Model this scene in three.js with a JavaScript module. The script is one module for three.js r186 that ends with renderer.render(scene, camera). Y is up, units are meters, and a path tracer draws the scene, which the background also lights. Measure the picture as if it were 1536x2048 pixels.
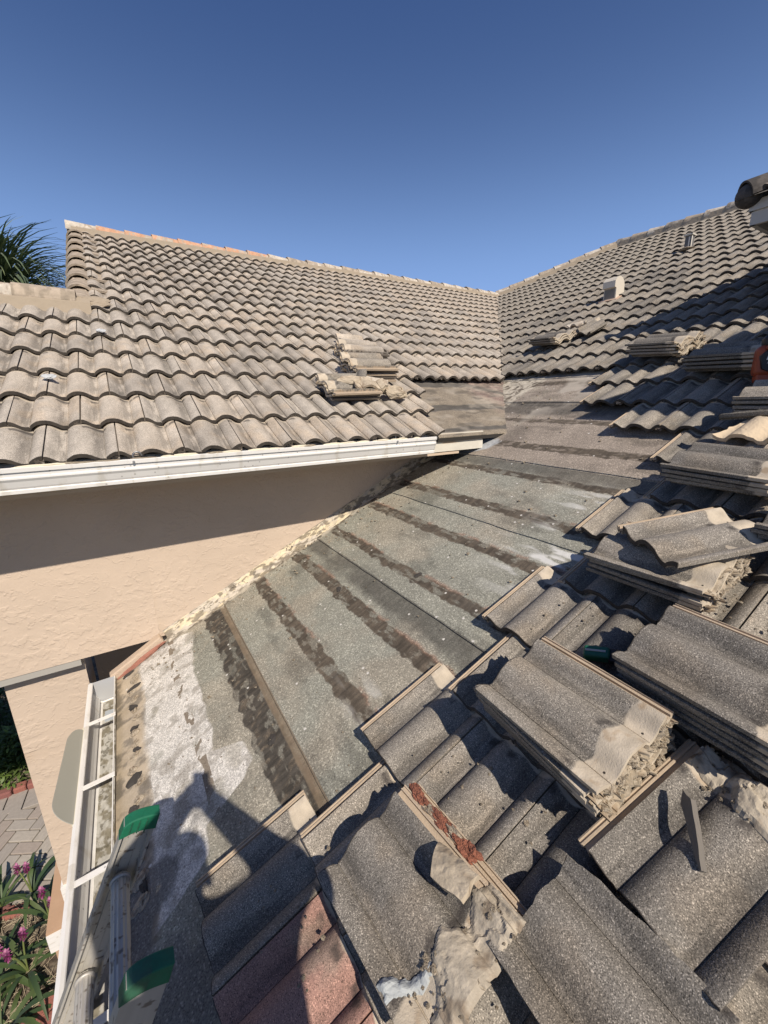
import * as THREE from 'three';
import { mergeGeometries } from 'three/addons/utils/BufferGeometryUtils.js';
import { RoundedBoxGeometry } from 'three/addons/geometries/RoundedBoxGeometry.js';
import { MarchingCubes } from 'three/addons/objects/MarchingCubes.js';

// ------------------------------------------------------------------ camera, sky, sun
const scene = new THREE.Scene();
const V = (x, y, z) => new THREE.Vector3(x, y, z);
const EYE = 4.2;                                   // camera height above the paved ground
const camera = new THREE.PerspectiveCamera(102.107, 0.75, 0.02, 600);
camera.position.set(0, EYE, 0);
camera.up.set(0.15026, 0.96501, -0.21487);
camera.lookAt(0.50517, EYE - 0.26177, -0.82236);

const renderer = new THREE.WebGLRenderer({ antialias: true });
renderer.toneMapping = THREE.LinearToneMapping;
renderer.toneMappingExposure = 1.08;
renderer.shadowMap.enabled = true;

const SUN = V(-0.027, 0.696, 0.717).normalize();
{ // clear sky: deep blue away from the sun, paler to the horizon, whiter round the sun behind the viewer
  const w = 256, h = 256, d = new Float32Array(w * h * 4);
  for (let j = 0; j < h; j++) {
    const el = (j + 0.5) / h * Math.PI - Math.PI / 2, e = Math.max(0, Math.sin(el)), ce = Math.cos(el);
    const k = 1 / (1 + Math.pow(e / 0.36, 4)), hz = Math.exp(-e / 0.07);
    for (let i = 0; i < w; i++) {
      const az = ((i + 0.5) / w - 0.5) * 2 * Math.PI, g = ce * Math.cos(az) * SUN.x + Math.sin(el) * SUN.y + ce * Math.sin(az) * SUN.z;
      const au = 0.10 * Math.pow(Math.max(0, 0.5 + 0.5 * g), 5), o = (j * w + i) * 4;
      d[o] = 0.93 * (mix0(0.018 + 0.248 * k, 0.46, hz) + au); d[o + 1] = 0.93 * (mix0(0.052 + 0.399 * k, 0.55, hz) + au * 0.97); d[o + 2] = 0.93 * (mix0(0.178 + 0.675 * k, 0.72, hz) + au * 0.90); d[o + 3] = 1;
    }
  }
  function mix0(a, b, t) { return a + (b - a) * t; }
  const t = new THREE.DataTexture(d, w, h, THREE.RGBAFormat, THREE.FloatType);
  t.mapping = THREE.EquirectangularReflectionMapping; t.magFilter = THREE.LinearFilter; t.minFilter = THREE.LinearFilter; t.needsUpdate = true;
  scene.background = t; scene.environment = t;
}
const sun = new THREE.DirectionalLight(0xfff3e4, 5.0);
sun.position.copy(SUN).multiplyScalar(40).add(V(3, 3, -3)); sun.target.position.set(3, 3, -3);
sun.castShadow = true; sun.shadow.mapSize.set(4096, 4096);
Object.assign(sun.shadow.camera, { left: -14, right: 14, top: 14, bottom: -14, near: 1, far: 90 });
scene.add(sun, sun.target);

// ------------------------------------------------------------------ helpers
function rng(seed) { let a = seed >>> 0; return () => { a = (a + 0x6D2B79F5) | 0; let t = Math.imul(a ^ (a >>> 15), 1 | a); t = (t + Math.imul(t ^ (t >>> 7), 61 | t)) ^ t; return ((t ^ (t >>> 14)) >>> 0) / 4294967296; }; }
const hash = (x, y, s = 0) => { let h = Math.imul(x | 0, 374761393) ^ Math.imul(y | 0, 668265263) ^ Math.imul(s | 0, 974634777); h = Math.imul(h ^ (h >>> 13), 1274126177); h ^= h >>> 16; return (h >>> 0) / 4294967296; };
function vnoise(x, y, s = 0) {
  const xi = Math.floor(x), yi = Math.floor(y); let fx = x - xi, fy = y - yi; fx = fx * fx * (3 - 2 * fx); fy = fy * fy * (3 - 2 * fy);
  const a = hash(xi, yi, s), b = hash(xi + 1, yi, s), c = hash(xi, yi + 1, s), d = hash(xi + 1, yi + 1, s);
  return a + (b - a) * fx + (c - a) * fy + (a - b - c + d) * fx * fy;
}
const fbm = (x, y, s = 0, n = 4) => { let v = 0, a = 0.5, t = 0; for (let i = 0; i < n; i++) { v += a * vnoise(x, y, s + i * 17); t += a; a *= 0.5; x = x * 2.03 + 3.1; y = y * 2.03 + 1.7; } return v / t; };
const clamp = (x, a = 0, b = 1) => Math.min(b, Math.max(a, x));
const sst = (a, b, x) => { const t = clamp((x - a) / (b - a)); return t * t * (3 - 2 * t); };
const mix = (a, b, t) => a + (b - a) * t;
const mix3 = (p, q, t) => [mix(p[0], q[0], t), mix(p[1], q[1], t), mix(p[2], q[2], t)];
const enc = x => { x = clamp(x); return Math.round(255 * (x <= 0.0031308 ? 12.92 * x : 1.055 * Math.pow(x, 1 / 2.4) - 0.055)); };
const ENC = new Uint8Array(4097); for (let i = 0; i <= 4096; i++) ENC[i] = enc(i / 4096);
function tex(w, h, fn, color = true) {
  const d = new Uint8Array(w * h * 4);
  for (let j = 0; j < h; j++) for (let i = 0; i < w; i++) {
    const c = fn((i + 0.5) / w, (j + 0.5) / h, i, j), o = (j * w + i) * 4;
    if (color) { d[o] = ENC[clamp(c[0]) * 4096 | 0]; d[o + 1] = ENC[clamp(c[1]) * 4096 | 0]; d[o + 2] = ENC[clamp(c[2]) * 4096 | 0]; }
    else d[o] = d[o + 1] = d[o + 2] = clamp(c) * 255;
    d[o + 3] = 255;
  }
  const t = new THREE.DataTexture(d, w, h); t.colorSpace = color ? THREE.SRGBColorSpace : THREE.NoColorSpace;
  t.wrapS = t.wrapT = THREE.RepeatWrapping; t.magFilter = THREE.LinearFilter; t.minFilter = THREE.LinearMipmapLinearFilter; t.generateMipmaps = true; t.needsUpdate = true; return t;
}
const std = (o) => new THREE.MeshStandardMaterial(Object.assign({ roughness: 0.9, side: THREE.DoubleSide }, o));
const lin = (r, g, b) => new THREE.Color().setRGB(r, g, b);
const plain = (r, g, b, rough = 0.85, o = {}) => std(Object.assign({ color: lin(r, g, b), roughness: rough }, o));

const taken = {};
function numbered(n) { const k = taken[n] = (taken[n] ?? -1) + 1; return k ? n + '_' + String(k).padStart(3, '0') : n; }
function tag(o, label, category, group, kind) { if (label) o.userData.label = label; if (category) o.userData.category = category; if (group) o.userData.group = group; if (kind) o.userData.kind = kind; return o; }
function mesh(name, geo, mat, parent = scene) { const m = new THREE.Mesh(geo, mat); m.name = parent === scene ? numbered(name) : name; m.castShadow = m.receiveShadow = true; parent.add(m); return m; }
function group(name, label, category, grp) { const g = new THREE.Group(); g.name = numbered(name); scene.add(g); return tag(g, label, category, grp, 'thing'); }
const merge = (a) => mergeGeometries(a.map(g => g.index ? g.toNonIndexed() : g));
const box = (x0, x1, y0, y1, z0, z1) => new THREE.BoxGeometry(x1 - x0, y1 - y0, z1 - z0).translate((x0 + x1) / 2, (y0 + y1) / 2, (z0 + z1) / 2);
function metric(geo, s = 1) { // uv in metres by the dominant axis of each face
  const g = geo.index ? geo.toNonIndexed() : geo, p = g.attributes.position, n = g.attributes.normal, uv = new Float32Array(p.count * 2);
  for (let i = 0; i < p.count; i++) {
    const ax = Math.abs(n.getX(i)), ay = Math.abs(n.getY(i)), az = Math.abs(n.getZ(i)), x = p.getX(i), y = p.getY(i), z = p.getZ(i);
    const q = ay >= ax && ay >= az ? [x, z] : ax >= az ? [z, y] : [x, y]; uv[2 * i] = q[0] * s; uv[2 * i + 1] = q[1] * s;
  }
  g.setAttribute('uv', new THREE.BufferAttribute(uv, 2)); return g;
}
// sweep a closed 2D outline (list of [a,b]) along local axis from t0 to t1 -> use for gutters and boards
function prism(pts, t0, t1, map) {
  const pos = [], n = pts.length, P = (i, t) => map(pts[i % n][0], pts[i % n][1], t);
  for (let i = 0; i < n; i++) { const a = P(i, t0), b = P(i + 1, t0), c = P(i + 1, t1), d = P(i, t1); pos.push(...a, ...b, ...c, ...a, ...c, ...d); }
  const f = THREE.ShapeUtils.triangulateShape(pts.map(p => new THREE.Vector2(p[0], p[1])), []);
  for (const [a, b, c] of f) { pos.push(...P(a, t0), ...P(c, t0), ...P(b, t0), ...P(a, t1), ...P(b, t1), ...P(c, t1)); }
  const g = new THREE.BufferGeometry(); g.setAttribute('position', new THREE.Float32BufferAttribute(pos, 3)); g.computeVertexNormals();
  g.setAttribute('uv', new THREE.Float32BufferAttribute(new Float32Array(pos.length / 3 * 2), 2)); return metric(g);
}
function lump(rx, ry, rz, seed, det = 3, rough = 0.35) { // irregular chunk of broken mortar
  const g = new THREE.IcosahedronGeometry(1, det), p = g.attributes.position;
  for (let i = 0; i < p.count; i++) {
    const x = p.getX(i), y = p.getY(i), z = p.getZ(i);
    const k = 1 + rough * 2 * (fbm(x * 1.6 + 5 + z, y * 1.6 + z * 1.3 + 9, seed, 3) - 0.5) + 0.12 * (vnoise(x * 7 + z * 5, y * 7 - z * 3, seed + 3) - 0.5);
    p.setXYZ(i, x * k * rx, y * k * ry, z * k * rz);
  }
  g.computeVertexNormals(); return g;
}

// ------------------------------------------------------------------ roof planes (deck surfaces)
const S = 0.429345, C = 0.9031406, DB = -1.47, DA = -1.352;
const e1 = V(C, S, 0), e2 = V(0, 0, 1), nB = V(-S, C, 0);             // right slope: up-slope, along eave, normal
const f1 = V(0, S, -C), f2 = V(1, 0, 0), nA = V(0, C, S);             // left wing slope
const O_B = V(0, EYE + DB / C, 0), O_A = V(0, EYE + DA / C, 0);
const bp = (x, z, h = 0) => V(x - S * h, EYE + (DB + S * x) / C + C * h, z);   // world x, z on right deck, raised h along its normal
const ap = (x, z, h = 0) => V(x, EYE + (DA - S * z) / C + C * h, z + S * h);
const qB = new THREE.Quaternion().setFromRotationMatrix(new THREE.Matrix4().makeBasis(e2, nB, e1.clone().negate()));
const qA = new THREE.Quaternion().setFromRotationMatrix(new THREE.Matrix4().makeBasis(f2, nA, f1.clone().negate()));
const valleyZ = x => -x + 0.275;
const COURSE = 0.3527, TAIL_B = n => 0.01 + 0.3185 * n, TAIL_A = n => -2.49 - 0.3185 * n;

// ------------------------------------------------------------------ materials
const TW = 0.33, TL = 0.42;
const PALE = [0.50, 0.435, 0.34];
function tileTexture(seed, base, o = {}) {
  const { pale = 1, streak = 0.4, red = 0, contrast = 1, lip = [0.47, 0.38, 0.28] } = o;
  return tex(352, 448, (u, v, i, j) => {
    const w = u * TW, l = v * TL;
    let g = hash(i >> 1, j >> 1, seed), g2 = hash(i, j, seed + 1);
    let k = 0.91 + 0.42 * (g - 0.5) * contrast + 0.22 * g2;
    if (hash((i + 1) >> 1, j >> 1, seed + 7) > 0.93) k += 0.75 * contrast;
    if (hash(i >> 1, (j + 1) >> 1, seed + 9) > 0.92) k *= 0.45;
    const c0 = fbm(w * 16, l * 11, seed + 2, 4), c1 = fbm(w * 5, l * 4, seed + 4, 3);
    k *= 0.78 + 0.44 * c0; k *= 0.88 + 0.26 * c1;
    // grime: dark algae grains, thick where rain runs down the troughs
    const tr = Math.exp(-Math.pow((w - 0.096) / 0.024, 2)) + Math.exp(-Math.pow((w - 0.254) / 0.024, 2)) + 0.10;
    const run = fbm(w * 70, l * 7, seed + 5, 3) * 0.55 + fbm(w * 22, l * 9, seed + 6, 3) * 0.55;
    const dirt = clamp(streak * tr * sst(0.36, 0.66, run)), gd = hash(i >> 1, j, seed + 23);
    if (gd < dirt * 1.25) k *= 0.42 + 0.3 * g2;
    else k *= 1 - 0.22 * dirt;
    let c = [base[0] * k, base[1] * k, base[2] * k];
    c = mix3(c, [c[0] * 1.06, c[1] * 0.98, c[2] * 0.88], sst(0.5, 0.75, fbm(w * 9, l * 7, seed + 8, 3)) * 0.6);
    if (red) { const r = sst(0.36, 0.62, fbm(w * 12 + 4, l * 7, seed + 21, 5) + red * 0.10); c = mix3(c, [0.315 * k, 0.175 * k, 0.14 * k], 0.75 * r); }
    if (pale) { // the lapped head never weathered
      const edge = 0.345 + 0.012 * (fbm(w * 40, l * 40, seed + 11, 3) - 0.5) + 0.006 * Math.sin(w * 60);
      const p = sst(edge - 0.004, edge + 0.004, l) * pale;
      const pk = 0.72 + 0.5 * fbm(w * 30, l * 30, seed + 12, 4) + 0.1 * (g - 0.5);
      let pc = [PALE[0] * pk, PALE[1] * pk, PALE[2] * pk];
      pc = mix3(pc, [0.30, 0.20, 0.11], 0.6 * sst(0.62, 0.8, fbm(w * 22, l * 22, seed + 14, 3)));
      for (const [hx, hy] of [[0.103, 0.395], [0.262, 0.392]]) if (Math.hypot(w - hx, l - hy) < 0.0032) pc = [0.03, 0.025, 0.02];
      c = mix3(c, pc, p);
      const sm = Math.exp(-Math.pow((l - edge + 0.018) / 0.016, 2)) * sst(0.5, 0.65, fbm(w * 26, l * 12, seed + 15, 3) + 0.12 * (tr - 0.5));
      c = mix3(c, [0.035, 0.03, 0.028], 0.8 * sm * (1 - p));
    }
    if (l < 0.0036 + 0.002 * (fbm(w * 90, 2, seed + 19, 2) - 0.5)) { const q = 0.6 + 0.8 * fbm(w * 70, l * 300, seed + 20, 2); c = [0.060 * q, 0.051 * q, 0.042 * q]; }
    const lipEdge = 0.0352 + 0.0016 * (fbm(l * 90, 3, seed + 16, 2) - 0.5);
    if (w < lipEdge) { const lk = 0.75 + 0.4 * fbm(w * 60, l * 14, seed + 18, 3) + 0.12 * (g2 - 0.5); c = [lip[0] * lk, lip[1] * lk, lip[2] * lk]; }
    return c;
  });
}
const grain = tex(352, 448, (u, v, i, j) => 0.35 * hash(i >> 1, j >> 1, 91) + 0.25 * hash(i >> 2, j >> 2, 92) + 0.4 * fbm(u * 40, v * 50, 93, 3), false);
const tm = (t) => std({ map: t, bumpMap: grain, bumpScale: 0.0012, roughness: 0.95 });
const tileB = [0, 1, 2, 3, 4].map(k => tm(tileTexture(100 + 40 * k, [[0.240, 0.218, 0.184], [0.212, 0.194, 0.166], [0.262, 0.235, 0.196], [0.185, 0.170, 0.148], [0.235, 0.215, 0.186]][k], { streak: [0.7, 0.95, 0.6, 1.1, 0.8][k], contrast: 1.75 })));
const tileA = [0, 1, 2, 3, 4].map(k => tm(tileTexture(400 + 40 * k, [[0.405, 0.358, 0.298], [0.372, 0.330, 0.276], [0.43, 0.38, 0.315], [0.34, 0.304, 0.257], [0.40, 0.36, 0.305]][k], { streak: [0.85, 1.05, 0.75, 1.25, 0.9][k], contrast: 0.9, pale: 0.7, lip: [0.13, 0.11, 0.09] })));  // dark lip colour stands in for shade inside the joint grooves
const tileRed = tm(tileTexture(777, [0.25, 0.18, 0.145], { red: 1 }));
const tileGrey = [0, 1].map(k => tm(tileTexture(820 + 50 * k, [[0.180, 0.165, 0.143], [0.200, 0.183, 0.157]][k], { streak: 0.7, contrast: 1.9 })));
const mortarTex = tex(256, 256, (u, v, i, j) => { const k = 0.62 + 0.6 * fbm(u * 14, v * 14, 31, 5) + 0.14 * (hash(i, j, 5) - 0.5); const c = mix3([0.47, 0.40, 0.30], [0.30, 0.235, 0.165], sst(0.5, 0.72, fbm(u * 6, v * 6, 35, 4))); return [c[0] * k, c[1] * k, c[2] * k]; });
const mortarBump = tex(256, 256, (u, v) => fbm(u * 24, v * 24, 61, 5), false);
const M = {
  mortar: std({ map: mortarTex, bumpMap: mortarBump, bumpScale: 0.006, roughness: 0.95 }),
  crust: std({ map: mortarTex, color: lin(0.92, 0.95, 1.0), bumpMap: mortarBump, bumpScale: 0.0025, roughness: 0.95 }),
  bed: plain(0.33, 0.275, 0.205, 0.95, { bumpMap: mortarBump, bumpScale: 0.006 }),
  white: std({ roughness: 0.45, map: (() => { const t = tex(512, 256, (u, v, i, j) => { const k = 0.94 + 0.10 * fbm(u * 9, v * 9, 71, 4), d = sst(0.58, 0.78, fbm(u * 40, v * 8, 73, 5)), sp = hash(i >> 1, j >> 1, 75) > 0.995 ? 0.55 : 1; return mix3([0.74 * k, 0.73 * k, 0.70 * k], [0.50, 0.46, 0.38], 0.45 * d).map(q => q * sp); }); t.repeat.set(0.6, 1.2); return t; })() }), gutterIn: null, black: plain(0.02, 0.02, 0.02, 0.6), dark: plain(0.05, 0.045, 0.04, 0.95),
  orangeCap: null, paleCap: null, cream: plain(0.70, 0.60, 0.42, 0.9),
};
const capTex = (seed, a, b, th) => tex(256, 256, (u, v, i, j) => { const k = 0.72 + 0.5 * fbm(u * 12, v * 12, seed, 4) + 0.16 * (hash(i, j, seed) - 0.5); const c = mix3(a, b, sst(th - 0.08, th + 0.08, fbm(u * 5, v * 9, seed + 3, 5))); return [c[0] * k, c[1] * k, c[2] * k]; });
M.orangeCap = std({ map: capTex(41, [0.50, 0.285, 0.175], [0.40, 0.345, 0.275], 0.56), bumpMap: mortarBump, bumpScale: 0.002 });
M.paleCap = std({ map: capTex(43, [0.50, 0.45, 0.375], [0.36, 0.30, 0.235], 0.55), bumpMap: mortarBump, bumpScale: 0.002 });
M.greyCap = std({ map: capTex(47, [0.33, 0.30, 0.26], [0.20, 0.175, 0.145], 0.5), bumpMap: mortarBump, bumpScale: 0.002 });
M.darkCap = std({ map: capTex(59, [0.085, 0.075, 0.068], [0.05, 0.045, 0.042], 0.5), bumpMap: mortarBump, bumpScale: 0.002 });
M.rakeCap = std({ map: capTex(53, [0.39, 0.325, 0.25], [0.30, 0.25, 0.19], 0.55), bumpMap: mortarBump, bumpScale: 0.002 });
// skip-trowelled stucco: flattened islands with raised ragged edges
const stuccoH = (x, y) => { // thin skim dragged over a rough coat: torn ridges between flat swipes
  x *= 1.45; y *= 1.45; const wx = x + 0.05 * fbm(x * 6, y * 6, 219, 3), wy = y + 0.05 * fbm(x * 6 + 7, y * 6, 221, 3);
  const a = fbm(wx * 9, wy * 13, 201, 5), b = fbm(wx * 26 + 3, wy * 30, 207, 4), m = sst(0.40, 0.62, fbm(x * 4, y * 4, 211, 3));
  const torn = sst(0.47, 0.60, b * 0.6 + a * 0.4), ridge = Math.exp(-Math.pow((a - 0.52) / 0.020, 2));
  return 0.30 + 0.30 * a + 0.20 * torn * m + 0.18 * ridge * (1 - m * 0.5) * b * 1.6 + 0.05 * fbm(x * 90, y * 90, 213, 2); };
const stuccoBump = tex(1024, 1024, (u, v) => stuccoH(u * 2, v * 2), false); stuccoBump.repeat.set(0.5, 0.5);
const stuccoTex = (r, g, b, seed) => { const t = tex(512, 512, (u, v, i, j) => { const k = 0.93 + 0.12 * fbm(u * 8, v * 8, seed, 4) + 0.05 * (hash(i, j, seed) - 0.5); const s = sst(0.56, 0.75, fbm(u * 5, v * 3, seed + 9, 4)); return [r * k * (1 - 0.05 * s), g * k * (1 - 0.08 * s), b * k * (1 - 0.13 * s)]; }); t.repeat.set(0.5, 0.5); return t; };
M.stucco = std({ map: stuccoTex(0.530, 0.432, 0.340, 231), bumpMap: stuccoBump, bumpScale: 0.0085, roughness: 0.9 });
M.tan = std({ map: stuccoTex(0.46, 0.31, 0.205, 251), bumpMap: mortarBump, bumpScale: 0.002, roughness: 0.92 });

// ------------------------------------------------------------------ roof tile geometry: a curved slab over any outline
const PROF = [[0, .024], [.004, .027], [.0055, .019], [.0105, .019], [.012, .027], [.017, .027], [.0185, .016], [.0345, .016], [.036, .0445], [.046, .0425], [.058, .0335], [.070, .0205], [.082, .0085], [.092, .002], [.100, 0], [.1135, 0], [.1145, -.0035], [.1165, -.0035], [.1175, .006], [.124, .0165], [.134, .0285], [.148, .0405], [.165, .047], [.185, .0475], [.203, .0425], [.218, .0325], [.232, .0195], [.244, .0085], [.254, .002], [.262, 0], [.273, 0], [.274, -.0035], [.276, -.0035], [.277, .006], [.284, .0165], [.294, .0285], [.306, .0395], [.318, .0455], [.327, .0475], [.330, .0465]];
for (const p of PROF) p[1] *= p[0] > 0.035 ? 0.70 : 0.66;
const TT = 0.0195;
const stripSlope = PROF.slice(0, -1).map((p, i) => Math.atan2(PROF[i + 1][1] - p[1], PROF[i + 1][0] - p[0]));
const nodeN = (i, strip) => { const a = stripSlope[i - 1] ?? stripSlope[i], b = stripSlope[i] ?? stripSlope[i - 1]; return Math.abs(a - b) > 0.55 ? stripSlope[strip] : (a + b) / 2; };
function clipHalf(poly, a, b, c) { // keep a*w+b*l<=c
  const out = [];
  for (let i = 0; i < poly.length; i++) { const p = poly[i], q = poly[(i + 1) % poly.length], dp = a * p[0] + b * p[1] - c, dq = a * q[0] + b * q[1] - c; if (dp <= 0) out.push(p); if ((dp < 0 && dq > 0) || (dp > 0 && dq < 0)) { const t = dp / (dp - dq); out.push([p[0] + (q[0] - p[0]) * t, p[1] + (q[1] - p[1]) * t]); } }
  return out;
}
function slab(poly, prof = PROF, thick = TT) {
  const pos = [], nor = [], uv = [];
  const put = (w, l, y, nx, ny, nz, lp = l, du = 0) => { pos.push(w, y, -lp); nor.push(nx, ny, nz); uv.push(Math.abs(w - du - (w - du < 0.034 && du ? -0.05 : 0)) / TW, clamp(l + (du && w > 0.02 && w < TW - 0.01 ? 0.3 * du : 0), 0.0012, TL - 0.001) / TL); };
  for (let i = 0; i + 1 < prof.length; i++) {
    const [w0, h0] = prof[i], [w1, h1] = prof[i + 1];
    let pc = clipHalf(clipHalf(poly, -1, 0, -w0), 1, 0, w1); if (pc.length < 3) continue;
    pc = pc.filter((p, k) => { const q = pc[(k + 1) % pc.length]; return Math.hypot(p[0] - q[0], p[1] - q[1]) > 1e-6; }); if (pc.length < 3) continue;
    const H = w => h0 + (h1 - h0) * (w - w0) / (w1 - w0), flat = w1 <= 0.0361 || prof !== PROF, s = Math.atan2(h1 - h0, w1 - w0);
    const N = w => { const t = (w - w0) / (w1 - w0), a = flat ? s : mix(nodeN(i, i), nodeN(i + 1, i), t); return [-Math.sin(a), Math.cos(a)]; };
    let tri; try { tri = THREE.ShapeUtils.triangulateShape(pc.map(p => new THREE.Vector2(p[0], p[1])), []); } catch { continue; }
    for (const t0 of tri) {
      const [A, B, D] = t0.map(k => pc[k]), t = (B[0] - A[0]) * (D[1] - A[1]) - (B[1] - A[1]) * (D[0] - A[0]) > 0 ? t0 : [t0[0], t0[2], t0[1]];
      for (const k of t) { const [w, l] = pc[k], n = N(w); put(w, l, H(w), n[0], n[1], 0); }
      for (const k of [t[0], t[2], t[1]]) { const [w, l] = pc[k], n = N(w); put(w, l, H(w) - thick, -n[0], -n[1], 0); }
    }
    for (let k = 0; k < pc.length; k++) {
      const p = pc[k], q = pc[(k + 1) % pc.length], onStrip = (Math.abs(p[0] - w0) < 1e-7 && Math.abs(q[0] - w0) < 1e-7 && i > 0) || (Math.abs(p[0] - w1) < 1e-7 && Math.abs(q[0] - w1) < 1e-7 && i + 2 < prof.length);
      if (onStrip) continue;
      const dx = q[0] - p[0], dl = q[1] - p[1], L = Math.hypot(dx, dl) || 1, nx = dl / L, nz = dx / L;
      const tail = p[1] < 0.012 && q[1] < 0.012 && w0 > 0.0299; const a = [p[0], p[1], H(p[0])], b = [q[0], q[1], H(q[0])];
      for (const [z, dn] of [[a, 0], [a, 1], [b, 1], [a, 0], [b, 1], [b, 0]]) put(z[0], tail ? 0.0012 : z[1], z[2] - (dn ? thick : 0), nx, 0, nz, z[1], dn && !tail ? thick : 0);
    }
  }
  const g = new THREE.BufferGeometry();
  g.setAttribute('position', new THREE.Float32BufferAttribute(pos, 3)); g.setAttribute('normal', new THREE.Float32BufferAttribute(nor, 3)); g.setAttribute('uv', new THREE.Float32BufferAttribute(uv, 2)); return g;
}
function tilePoly(seed, chip = 0.0016, len = TL) { // outline in (w, l), tail edge slightly ragged
  const r = rng(seed), out = [];
  for (const [w] of PROF) out.push([w, chip * (r() - 0.3) + (r() > 0.93 ? chip * 2 : 0)]);
  out.push([TW, len]); out.push([0, len]); return out;
}
function jag(poly, step, amp, seed, keep = () => false) { // roughen an outline
  const r = rng(seed), out = [];
  for (let i = 0; i < poly.length; i++) {
    const p = poly[i], q = poly[(i + 1) % poly.length], L = Math.hypot(q[0] - p[0], q[1] - p[1]), n = keep(p, q) ? 1 : Math.max(1, Math.round(L / step));
    for (let k = 0; k < n; k++) { const t = k / n, a = k ? amp * (r() - 0.5) * 2 : 0; out.push([clamp(p[0] + (q[0] - p[0]) * t - (q[1] - p[1]) / L * a, 0, TW), p[1] + (q[1] - p[1]) * t + (q[0] - p[0]) / L * a]); }
  }
  return out;
}
const TILE = [0, 1, 2, 3, 4, 5].map(k => slab(tilePoly(900 + k)));
const TILT = 0.078, HEAD = 0.008 + TT;                     // a laid tile leans on the course below
const poseTile = (o, x, z, r, jit = 1) => { const a = Math.atan(TILT); o.position.set(x + jit * 0.002 * (r() - 0.5), HEAD + TL * TILT + 0.0022 * jit * (r() - 0.5), z + jit * 0.005 * (r() - 0.5)); o.rotation.set(0, jit * 0.010 * (r() - 0.5), jit * 0.006 * (r() - 0.5)); o.rotation.x = -a + jit * 0.004 * (r() - 0.5); };

function layCourses(root, toWorld, courses, mats, seed, special) {
  const r = rng(seed), list = [];
  for (const c of courses) {
    for (let x = c.x0, k = 0; x < c.x1 - 0.02; x += 0.30, k++) {
      let poly = null;
      const cuts = c.cuts ? c.cuts(x) : [];
      let geo = TILE[r() * 6 | 0];
      if (cuts.length || c.len) { poly = tilePoly(seed + k, 0.0016, c.len || TL); for (const q of cuts) poly = clipHalf(poly, ...q); if (poly.length < 3) continue; const A = Math.abs(THREE.ShapeUtils.area(poly.map(p => new THREE.Vector2(p[0], p[1])))); if (A < 0.004) continue; geo = null; if (A > 0.1375 && !c.len) { geo = TILE[r() * 6 | 0]; poly = null; } }
      const mt = (special && special(c.n, x)) || mats[r() * mats.length | 0];
      const w = toWorld(x + 0.15, c.z - 0.2), d = w.distanceTo(camera.position);
      list.push({ x, z: c.z, geo, poly, mt, d, s: r() * 1e9 | 0 });
    }
  }
  list.sort((a, b) => a.d - b.d);
  const rest = [];
  list.forEach((t, i) => {
    const geo = t.geo || slab(t.poly), rr = rng(t.s);
    if (i < 300) poseTile(mesh('roof_tile', geo, t.mt, root), t.x, t.z, rr);
    else { const o = new THREE.Object3D(); poseTile(o, t.x, t.z, rr); o.updateMatrix(); rest.push(geo.clone().applyMatrix4(o.matrix)); }
  });
  if (rest.length) tag(mesh('distant_roof_tiles', mergeGeometries(rest), mats[0], root), null, null, null, 'stuff');
}
// half-barrel cap: axis along +z (tail at 0, head at -len), open below
function barrel(r0, r1, len, arc, th, seed = 1, nseg = 14) {
  const pos = [], uv = [], idx = [], nl = 4; const rr = rng(seed);
  const P = (i, j, inner) => { const a = -arc / 2 + arc * i / nseg, t = j / nl, R = mix(r0, r1, t) - (inner ? th : 0); return [Math.sin(a) * R, Math.cos(a) * R, -t * len]; };
  for (const inner of [0, 1]) for (let j = 0; j <= nl; j++) for (let i = 0; i <= nseg; i++) { const p = P(i, j, inner); const n = inner ? 0 : 0.0015 * (vnoise(i * 0.9, j * 1.3, seed) - 0.5); pos.push(p[0] * (1 + n * 10), p[1] * (1 + n * 10), p[2] + (j === 0 ? 0.003 * (rr() - 0.5) : 0)); uv.push((i / nseg) * 0.9 + seed * 0.37, j / nl + seed * 0.21); }
  const W = nseg + 1, off = W * (nl + 1);
  for (let j = 0; j < nl; j++) for (let i = 0; i < nseg; i++) { const a = j * W + i; idx.push(a, a + 1, a + W, a + 1, a + W + 1, a + W); const b = a + off; idx.push(b, b + W, b + 1, b + 1, b + W, b + W + 1); }
  for (const j of [0, nl]) for (let i = 0; i < nseg; i++) { const a = j * W + i, b = a + off; idx.push(a, b, a + 1, a + 1, b, b + 1); }
  for (const i of [0, nseg]) for (let j = 0; j < nl; j++) { const a = j * W + i, b = a + off; idx.push(a, a + W, b, a + W, b + W, b); }
  const g = new THREE.BufferGeometry(); g.setAttribute('position', new THREE.Float32BufferAttribute(pos, 3)); g.setAttribute('uv', new THREE.Float32BufferAttribute(uv, 2)); g.setIndex(idx); 
  const q = g.toNonIndexed(); q.computeVertexNormals(); return q;
}
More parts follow.
